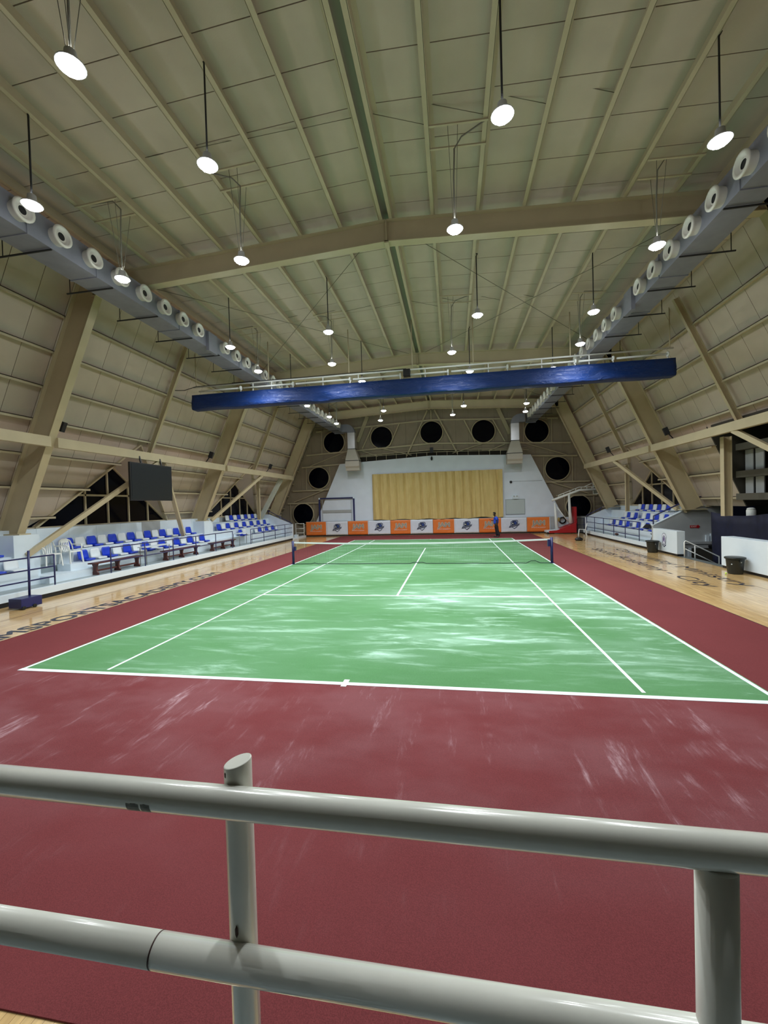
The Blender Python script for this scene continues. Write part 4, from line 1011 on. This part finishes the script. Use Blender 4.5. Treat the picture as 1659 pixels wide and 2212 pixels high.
# ================================================================== OVERHEAD
def duct(s):
    side = 'left' if s < 0 else 'right'
    t = thing('air_duct', 'grey sheet-metal air duct with round nozzles along the %s eave' % side, 'air duct', (s*7.58, 0, 8.6), group='air ducts')
    xi, xo = (s*7.2, s*7.95) if s < 0 else (7.36, 8.06); zb, zt = 8.6, 9.22; zn = 8.92 if s < 0 else 8.86; pit_ = .868 if s < 0 else .905
    joints = [-18.5, -12.6, -10.1, -8.35, -5.1, -2.9, -1.2, 1.4, 4.6, 7.9, 11.0, 15.9]
    for a, c in zip(joints, joints[1:]):
        b = BM(); box(b, min(xi, xo), max(xi, xo), a+.006, c-.006, zb, zt); obj('duct_section', b, GALV, t)
        b = BM(); box(b, min(xi, xo)-.02, max(xi, xo)+.02, c-.02, c+.02, zb-.02, zt+.02); obj('duct_flange', b, GALV, t)
    y = -12.05 if s < 0 else -12.32; k = 0
    while y < 14.5:
        if not (-3.75 < y < -2.9):
            b = BM(); cx = xi
            prof = [(.19, 0), (.205, .13), (.235, .17), (.235, .20), (.20, .215), (.165, .20), (.15, .12), (.10, .16), (.085, .15)]
            lathe(b, prof, (0, 0, 0), 24, 'x', close=False)
            R_ = Matrix.Rotation(-.25*s if s > 0 else .0, 3, 'Y')
            for v in b.verts:
                v.co = Vector((-s*v.co.x, v.co.y, v.co.z)); v.co += Vector((xi, y, zn))
            nz = obj('air_nozzle', b, NOZ, t)
            b = BM(); lathe(b, [(.09, 0), (.09, .01)], (xi-s*.14, y, zn), 16, 'x'); obj('nozzle_throat', b, BLACKM, nz)
        y += pit_; k += 1
    b = BM(); box(b, min(xi-s*.12, xi), max(xi-s*.12, xi), -3.6, -3.05, 8.45, 9.15); obj('damper_box', b, GALV, t)
    y = -13
    while y < 15:                           # black hanger bars under the duct
        b = BM(); bar(b, (xi-s*.02, y, zb-.035), (s*8.6, y, zb-.035), .03, .03); obj('hanger_bar', b, CABLE, t)
        b = BM()
        bar(b, (s*8.5, y, zb-.03), (s*8.5, y, 9.95), .015, .015)
        obj('hanger_rod', b, CABLE, t)
        y += 1.71
    # elbow and outlet at the stage
    cxm, ye = s*6.45, 15.6
    b = BM(); box(b, min(s*7.2, s*6.85), max(s*7.2, s*6.85), ye-.25, ye+.3, zb, zt)
    N = 8; pr = []
    for k_ in range(N+1):
        a = PI/2*k_/N; pr.append((Vector((s*(6.85-.70*math.sin(a)), 0, zb-.08+(.70)*math.cos(a)+.0)), Vector((s*(6.85-.10*math.sin(a)), 0, zb-.08+.10*math.cos(a)))))
    for (o1, i1), (o2, i2) in zip(pr, pr[1:]):
        prism(b, [(o1.x, ye-.25, o1.z), (o2.x, ye-.25, o2.z), (i2.x, ye-.25, i2.z), (i1.x, ye-.25, i1.z)], (0, .55, 0))
    obj('duct_elbow', b, GALV, t)
    b = BM(); box(b, min(s*6.15, s*6.75), max(s*6.15, s*6.75), ye-.25, ye+.3, 7.22, zb-.08); obj('drop_section', b, GALV2, t)
    b = BM(); box(b, min(s*6.12, s*6.78), max(s*6.12, s*6.78), ye-.27, ye+.32, 7.18, 7.22); box(b, min(s*5.8, s*6.98), max(s*5.8, s*6.98), ye-.4, ye+.5, 6.2, 6.24); obj('dark_flange', b, CABLE, t)
    b = BM(); vs = [b.verts.new(p) for p in [(s*6.15, ye-.25, 7.18), (s*6.75, ye-.25, 7.18), (s*6.75, ye+.3, 7.18), (s*6.15, ye+.3, 7.18), (s*5.82, ye-.38, 6.24), (s*6.96, ye-.38, 6.24), (s*6.96, ye+.48, 6.24), (s*5.82, ye+.48, 6.24)]]
    for f in ((0,1,2,3), (7,6,5,4), (0,4,5,1), (1,5,6,2), (2,6,7,3), (3,7,4,0)): b.faces.new([vs[i] for i in f])
    obj('taper_section', b, mat('beige_duct', (.50, .47, .42), .5), t)
    b = BM(); pf = [(ye-.38, 6.2), (ye-.38, 5.78), (ye-.25, 5.62), (ye-.22, 5.45), (ye+.48, 5.45), (ye+.48, 6.2)]
    prism(b, [(s*5.82, p, q) for p, q in pf], (s*1.14, 0, 0)); obj('outlet_hood', b, mat('beige_duct_hood', (.52, .47, .42), .45), t)
    for xx in (s*7.9,):
        b = BM(); box(b, min(xi, xo)-.03, max(xi, xo)+.03, 15.85, 15.9, zb-.03, zt+.03); obj('end_cap', b, GALV, t)
duct(-1); duct(1)

# divider curtain roll hanging across the hall
t = thing('divider_curtain', 'long royal-blue vinyl divider curtain rolled up below the roof', 'divider curtain', (0, 0, 7.2))
b = BM(); NX = 160; rings = []
prof = [(-.20, .0), (-.245, .05), (-.25, .18), (-.235, .34), (-.22, .50), (-.20, .67), (-.17, .68), (.17, .68), (.20, .66), (.24, .40), (.25, .10), (.20, .0)]
rnd = random.Random(3)
folds = [(rnd.uniform(-9.5, 9.5), rnd.uniform(.25, .8), rnd.uniform(-.05, .05)) for _ in range(26)]
for a in range(NX+1):
    xx = -10.13+20.26*a/NX; w_ = sum(1.5*h_*math.exp(-((xx-c_)/l_)**2) for c_, l_, h_ in folds)
    r = []
    for j, (py, pz) in enumerate(prof):
        wob = w_*math.sin(pz*9+xx*1.3)+.012*math.sin(xx*3.1+pz*14)
        r.append(b.verts.new((xx, py+(wob if 0 < j < 5 else wob*.4), 7.2+pz+(.012*math.sin(xx*1.9) if pz < .1 else 0))))
    rings.append(r)
for r0, r1_ in zip(rings, rings[1:]):
    for j in range(len(prof)):
        f = b.faces.new((r0[j], r0[(j+1) % len(prof)], r1_[(j+1) % len(prof)], r1_[j])); f.smooth = True
b.faces.new(rings[0]); b.faces.new(rings[-1][::-1]); obj('rolled_sheet', b, TARP, t)
b = BM(); tube(b, [(-10.15, 0, 8.28), (10.15, 0, 8.31)], .035, 8); obj('top_pipe', b, PLASTICW, t)
pt = [-9.9, -7.7, -5.2, -2.6, -.4, 1.6, 4.0, 6.6, 8.0, 9.95]
for a, c in zip(pt, pt[1:]):
    b = BM(); tube(b, [(a+.08, -.10, 8.05), (c-.08, -.10, 8.06)], .04, 8); obj('drive_tube', b, PLASTICW, t)
for x in pt[1:]:
    b = BM(); lathe(b, [(.09, -.03), (.10, 0), (.09, .03)], (x-.05, -.10, 8.055), 16, 'x'); bar(b, (x-.05, -.10, 7.84), (x-.05, -.10, 8.06), .03, .03); obj('cable_drum', b, PLASTICW, t)
for x in (-7.2, -6.3, -3.9, -2.3, .6, 3.2, 5.3, 7.1):
    b = BM(); bar(b, (x, 0, 7.85), (x, 0, 8.31), .035, .035); bar(b, (x, -.1, 8.06), (x, 0, 8.10), .03, .03); obj('support_bracket', b, PLASTICW, t)
for x in (-10.02, -6.43, -2.71, .06, 2.6, 6.4, 10.02):
    b = BM(); tube(b, [(x, 0, 8.3), (x, 0, roofz(x)-.28)], .022, 6); obj('hanger_pipe', b, STEEL2, t)
b = BM(); box(b, -.32, -.02, -.22, .05, 7.98, 8.28); obj('motor', b, BLACKM, t, bevel=.02)
b = BM(); tube(b, [(-.2, -.05, 8.33), (-3, -.04, 8.34), (-6, -.03, 8.33), (-10.0, -.02, 8.31), (-10.5, -.2, 8.12), (-11.0, -.6, 8.05), (-11.15, -.9, 7.5), (-11.9, -1.0, 5.6)], .016, 6); obj('power_cable', b, CABLE, t)

# speakers
for p, rz, lb in (((-11.2, -5.78, 5.50), .3, 'black speaker box beside the big left column'), ((-11.1, 2.75, 5.50), .3, 'black speaker box beside the middle left column'),
                  ((-10.75, 9.3, 5.42), .3, 'black speaker box on strut of the far left bay'), ((10.75, 8.7, 5.44), -.3, 'black speaker box on strut of the far right bay'),
                  ((11.1, 2.7, 5.50), -.3, 'black speaker box beside the middle right column')):
    s = -1 if p[0] < 0 else 1
    t = thing('wall_speaker', lb, 'speaker', p, rz, 'wall speakers')
    b = BM(); box(b, -.10, .10, -.10, .10, -.17, .17)
    bmesh.ops.rotate(b, verts=b.verts, cent=(0, 0, 0), matrix=Matrix.Rotation(-s*.35, 3, 'Y')); obj('cabinet', b, BLACKM, t, True, bevel=.012)
    b = BM(); bar(b, (s*.08, 0, -.1), (s*.30, 0, -.40), .04, .04); obj('bracket', b, BLACKM, t, True)
# scoreboard screen
t = thing('flat_screen', 'large black flat screen hanging from the left strut', 'screen', (-10.9, -2.06, 3.05))
b = BM(); box(b, -10.93, -10.84, -3.28, -.84, 3.03, 4.56); obj('screen_case', b, BLACKM, t, bevel=.01)
b = BM(); box(b, -10.84, -10.832, -3.22, -.90, 3.09, 4.50); obj('display', b, SCREEN, t)
for yy in (-2.6, -1.4):
    b = BM(); bar(b, (-10.90, yy, 4.5), (-10.98, yy, 4.85), .05, .05); obj('hanging_bracket', b, BLACKM, t)

# pendant lamps
def lamp(x, y, z, kind, label):
    t = thing('pendant_lamp', label, 'lamp', (x, y, z), group='high-bay pendant lamps')
    b = BM(); lathe(b, [(.03, .22), (.07, .20), (.08, .10), (.17, .03), (.175, .015), (.165, .01), (.07, .09)], (x, y, z), 20, close=False); obj('housing', b, LAMPH, t)
    b = BM(); ico(b, (x, y, z), .145, 2, (1, 1, .40)); obj('lens', b, GLOW, t)
    zt = roofz(x)-.28
    if kind == 'A':
        px = min((1.32, 2.5, 3.67, 4.87, 6.07), key=lambda q: abs(q-abs(x)))*(-1 if x < 0 else 1)
        b = BM(); tube(b, [(x, y, z+.2), (x, y, zt-.02), (x+(.04 if x > 0 else -.04), y, zt+.05), (px, y, zt+.06)], .017, 6); obj('cable', b, CABLE, t)
    else:
        s = -1 if x < 0 else 1
        lo = max(q for q in (1.32, 2.5, 4.87, 6.07) if q <= abs(x)+.25 and not (q == 2.5 and abs(x) < 2.4)); hi = {1.32: 2.5, 2.5: 3.67, 4.87: 6.07, 6.07: 7.22}[lo]
        for dy in (-.28, .28):
            b = BM(); bar(b, (s*lo, y+dy, roofz(lo)-.30), (s*hi, y+dy, roofz(hi)-.30), .045, .03); obj('slotted_bracket', b, STEEL2, t)
        b = BM()
        for dx, dy in ((-.10, -.1), (.10, -.1), (.02, .12)): tube(b, [(x+dx*.3, y+dy*.3, z+.2), (x+dx, y+dy*2.6, roofz(x)-.31)], .006, 5)
        obj('suspension_wire', b, CONDUIT, t)
        b = BM(); tube(b, [(x, y, z+.2), (x, y, 9.4), (x+.03, y, 10.0), (x+.18*s, y, 10.22), (s*hi, y-.28, roofz(hi)-.28)], .017, 6); obj('cable', b, CONDUIT, t)
    la = bpy.data.lights.new('lamp_light', 'POINT'); la.energy = LAMP_ROUND; la.shadow_soft_size = .10; la.color = (.93, .98, 1.0)
    lo_ = bpy.data.objects.new('lamp_light', la); COL.objects.link(lo_); lo_.parent = t; lo_.location = (0, 0, -.20)
    ls_ = bpy.data.lights.new('lamp_beam', 'SPOT'); ls_.energy = LAMP_DOWN; ls_.spot_size = math.radians(158); ls_.spot_blend = 1.0; ls_.shadow_soft_size = .12; ls_.color = (.93, .98, 1.0)
    lo2 = bpy.data.objects.new('lamp_beam', ls_); COL.objects.link(lo2); lo2.parent = t; lo2.location = (0, 0, -.09)
colw = {-6: 'far-left', -3: 'left-centre', 2: 'right-centre', 6: 'far-right'}
LA = [(0, 'A', 'on long black cables nearest the camera', [(-6.03, -11.0, 8.38), (-2.4, -11.05, 8.5), (2.5, -11.1, 8.42), (6.07, -10.0, 8.37)]),
      (1, 'B', 'just this side of the big kinked rafter', [(-6.25, -8.6, 8.3), (-3.05, -8.7, 8.3), (1.8, -8.75, 8.32), (6.35, -7.25, 8.3)]),
      (2, 'A', 'on long cables between the near rafter and the curtain roll', [(-6.05, -3.95, 8.33), (-2.38, -4.1, 8.45), (2.52, -4.35, 8.4), (6.0, -4.05, 8.28)]),
      (3, 'B', 'just in front of the curtain roll', [(-6.3, -1.3, 8.32), (-3.05, -1.45, 8.3), (1.72, -1.65, 8.28), (6.4, -1.3, 8.3)]),
      (4, 'A', 'hanging just behind the blue curtain roll', [(-6.05, 1.7, 8.3), (-2.42, 1.35, 8.35), (2.5, 1.1, 8.35), (6.05, 1.4, 8.3)]),
      (5, 'A', 'below and behind the curtain roll, second row from the stage', [(-6.1, 8.2, 8.33), (-2.4, 7.3, 8.28), (2.4, 7.5, 8.3), (6.05, 7.9, 8.3)]),
      (6, 'B', 'of the row nearest the stage', [(-6.25, 10.4, 8.32), (-3.1, 10.2, 8.3), (1.75, 9.8, 8.3), (6.35, 10.1, 8.28)]),
      (7, 'B', 'half hidden at the top edge of the picture', [(-3.08, -13.0, 8.32), (1.78, -13.4, 8.5)])]
for r_, kd, tx, ps in LA:
    for (x, y, z) in ps:
        c_ = 'far-left' if x < -5 else 'left-centre' if x < 0 else 'right-centre' if x < 5 else 'far-right'
        lamp(x, y, z, kd, 'white high-bay lamp, %s one %s' % (c_, tx))
lamp(-6.4, 4.9, 8.3, 'B', 'white high-bay lamp hanging alone at the lower left edge of the blue curtain roll')

# ================================================================== NEAR RAILING
t = thing('pipe_railing', 'glossy cream pipe railing across the bottom of the picture', 'railing', (1.5, -16.8, 1.0))
YR = -16.8
b = BM(); tube(b, [(-3.5, YR, 1.887), (6.5, YR, 1.887)], .0355, 32); obj('top_rail', b, CREAM, t)
b = BM(); tube(b, [(.845, YR, 1.487), (6.5, YR, 1.487)], .0365, 32); obj('mid_rail', b, CREAM, t)
b = BM(); tube(b, [(-3.5, YR, 1.487), (.842, YR, 1.487)], .0365, 32); obj('mid_rail', b, CREAM, t)
b = BM(); tube(b, [(.8415, YR, 1.487), (.8455, YR, 1.487)], .0367, 32); obj('dark_weld', b, BROWNR, t)
b = BM(); N = 28; r_ = .0345; pc = (1.050, YR+.055)
lo_r = [b.verts.new((pc[0]+r_*math.cos(2*PI*k/N), pc[1]+r_*math.sin(2*PI*k/N), .98)) for k in range(N)]
hi_r = [b.verts.new((pc[0]+r_*math.cos(2*PI*k/N), pc[1]+r_*math.sin(2*PI*k/N), 1.955+.25*r_*math.cos(2*PI*k/N))) for k in range(N)]
for k in range(N):
    f = b.faces.new((lo_r[k], lo_r[(k+1) % N], hi_r[(k+1) % N], hi_r[k])); f.smooth = True
b.faces.new(hi_r); b.faces.new(lo_r[::-1]); o = obj('post', b, CREAM, t, bevel=.003)
b = BM(); tube(b, [(2.118, YR, .98), (2.118, YR, 1.86)], .0365, 32); obj('post', b, CREAM, t)
# worn patch under the top rail: a thin scuffed film hugging the pipe
b = BM(); vs = []
for xx in [.800+i*.005 for i in range(14)]:
    e = .25*math.sin(xx*220)+.2*math.sin(xx*530)
    vs.append([b.verts.new((xx, YR-.0359*math.cos(a), 1.887-.0359*math.sin(a))) for a in (-.02+.1*e, .22, .45, .66+.06*e)])
for i, (p, q) in enumerate(zip(vs, vs[1:])):
    if i == 7: continue
    for k in range(3): b.faces.new((p[k], q[k], q[k+1], p[k+1]))
obj('worn_patch', b, CREAMD, t)
b = BM(); ico(b, (1.052, YR+.018, 1.545), .006, 1, (.8, .6, 2.8)); obj('rust_streak', b, BROWNR, t)
b = BM(); ico(b, (1.033, YR+.027, 1.934), .0055, 1, (.9, .6, 1.9)); obj('rust_chip', b, BROWNR, t)
b = BM(); box(b, -3.5, 6.5, -18.8, -16.72, -.2, 1.0); struct(obj('platform', b, GREYC))

# ================================================================== PERSON
def skin_obj(name, chains, m, parent, sub=2):
    """chains: list of (points, radii, parent_index) joined into one skinned body"""
    verts, edges, rad = [], [], []
    for pts, rr, att in chains:
        prev = att
        for p, r in zip(pts, rr):
            verts.append(p); rad.append(r); i = len(verts)-1
            if prev is not None: edges.append((prev, i))
            prev = i
    me = bpy.data.meshes.new(name); me.from_pydata(verts, edges, []); o = bpy.data.objects.new(name, me); COL.objects.link(o)
    sk = o.modifiers.new('skin', 'SKIN'); sk.use_smooth_shade = True
    sv = me.skin_vertices[0].data
    for i, r in enumerate(rad): sv[i].radius = (r, r) if not isinstance(r, tuple) else r
    sv[0].use_root = True
    ss = o.modifiers.new('sub', 'SUBSURF'); ss.levels = sub; ss.render_levels = sub
    dg = bpy.context.evaluated_depsgraph_get(); me2 = bpy.data.meshes.new_from_object(o.evaluated_get(dg)); bpy.data.objects.remove(o)
    me2.materials.clear(); me2.materials.append(m)
    for p in me2.polygons: p.use_smooth = True
    o2 = bpy.data.objects.new(name, me2); COL.objects.link(o2); o2.parent = parent; return o2
per = thing('person', 'person in blue shirt and black trousers looking down at a phone, standing by the banners', 'person', (4.62, 12.85, .01))
# local frame: faces -x; right hand (towards +y) and left hand (towards -y, camera side)
P0 = (.03, 0, .93)
body = [([P0, (.01, 0, 1.10), (.02, 0, 1.30), (.0, 0, 1.44), (-.04, 0, 1.52), (-.08, 0, 1.60), (-.105, 0, 1.68)],
         [(.13, .16), (.13, .16), (.14, .19), (.10, .14), .058, .092, .098], None),
        ([(.05, -.09, .86), (.09, -.10, .50), (.20, -.10, .09), (.14, -.11, .045), (.01, -.12, .035)], [.085, .06, .042, .045, .035], 0),
        ([(.01, .09, .86), (.02, .10, .50), (.07, .10, .09), (.01, .11, .045), (-.12, .12, .035)], [.085, .06, .042, .045, .035], 0),
        ([(.02, -.19, 1.40), (.06, -.23, 1.14), (.02, -.23, .92), (.0, -.22, .84)], [.058, .042, .032, .03], 3),
        ([(.0, .19, 1.40), (-.04, .22, 1.15), (-.24, .15, 1.18), (-.31, .12, 1.22)], [.058, .042, .032, .03], 3)]
bo = skin_obj('body', body, SKIN, per)
def hand(root, fwd, side, parent):
    f = Vector(fwd).normalized(); s_ = Vector(side).normalized(); n_ = f.cross(s_)
    r0 = Vector(root); ch = []
    ch.append(([tuple(r0), tuple(r0+f*.05)], [.022, (.034, .016)], None))
    for k, ln in enumerate((.055, .068, .062, .048)):
        a = r0+f*.065+s_*(.028-.019*k); ch.append(([tuple(a), tuple(a+f*ln*.5+n_*.008), tuple(a+f*ln*.8+n_*.026)], [.009, .0085, .008], None))
    a = r0+f*.02+s_*.032; ch.append(([tuple(a), tuple(a+f*.025+s_*.02+n_*.01), tuple(a+f*.045+s_*.014+n_*.028)], [.011, .009, .008], None))
    for k, c in enumerate(ch):
        skin_obj('palm' if k == 0 else ('thumb' if k == 5 else 'finger'), [c], SKIN, parent, 1)
hand((-.33, .115, 1.235), (-1, -.2, .35), (0, -1, 0), bo)
hand((.0, -.22, .82), (-.15, 0, -1), (-1, 0, 0), bo)
shirt = [([(0, 0, .90), (.01, 0, 1.10), (.02, 0, 1.30), (.0, 0, 1.435), (-.02, 0, 1.475)], [(.165, .19), (.16, .19), (.165, .21), (.12, .165), (.07, .085)], None),
         ([(.02, -.185, 1.405), (.05, -.225, 1.21)], [.09, .078], 3), ([(.0, .185, 1.405), (-.03, .215, 1.22)], [.09, .078], 3)]
skin_obj('shirt', shirt, SHIRT, per)
tr = [([(.02, 0, .92), (.02, 0, .86)], [(.155, .18), (.15, .165)], None), ([(.05, -.09, .80), (.10, -.10, .48), (.20, -.10, .10)], [.115, .095, .088], 1),
      ([(.01, .09, .80), (.03, .10, .48), (.08, .10, .10)], [.115, .095, .088], 1)]
skin_obj('trousers', tr, TROUS, per)
for (a, c) in ((.14, -.115), (.01, .115)):
    b = BM(); ico(b, (a-.07, c, .035), .05, 2, (2.6, 1, .8)); obj('shoe', b, BLACKM, per, True)
b = BM(); ico(b, (-.095, 0, 1.705), .115, 3, (1, .88, .95))
for v in list(b.verts):
    if v.co.x < -.15 and v.co.z < 1.73: b.verts.remove(v)
obj('hair', b, HAIR, bo, True)
b = BM(); ico(b, (-.212, 0, 1.655), .016, 1, (1.3, .8, 1.2)); obj('nose', b, SKIN, bo, True)
b = BM()
for s in (-1, 1): ico(b, (-.196, s*.033, 1.685), .006, 1)
obj('eyes', b, WHITE, bo, True)
b = BM()
for s in (-1, 1): ico(b, (-.09, s*.10, 1.67), .022, 1, (1, .4, 1.4))
obj('ears', b, SKIN, bo, True)
b = BM(); ico(b, (-.190, 0, 1.622), .018, 1, (.5, 1.2, .4)); obj('mouth', b, HAIR, bo, True)
b = BM(); box(b, -.07, .07, -.035, .035, -.005, .005); bmesh.ops.rotate(b, verts=b.verts, cent=(0, 0, 0), matrix=Matrix.Rotation(.6, 3, 'Y'))
o = tag(obj('phone', b, BLACKM), 'dark phone held up in front by the standing person', 'phone'); o.location = (4.62-.40, 12.85+.10, 1.305)
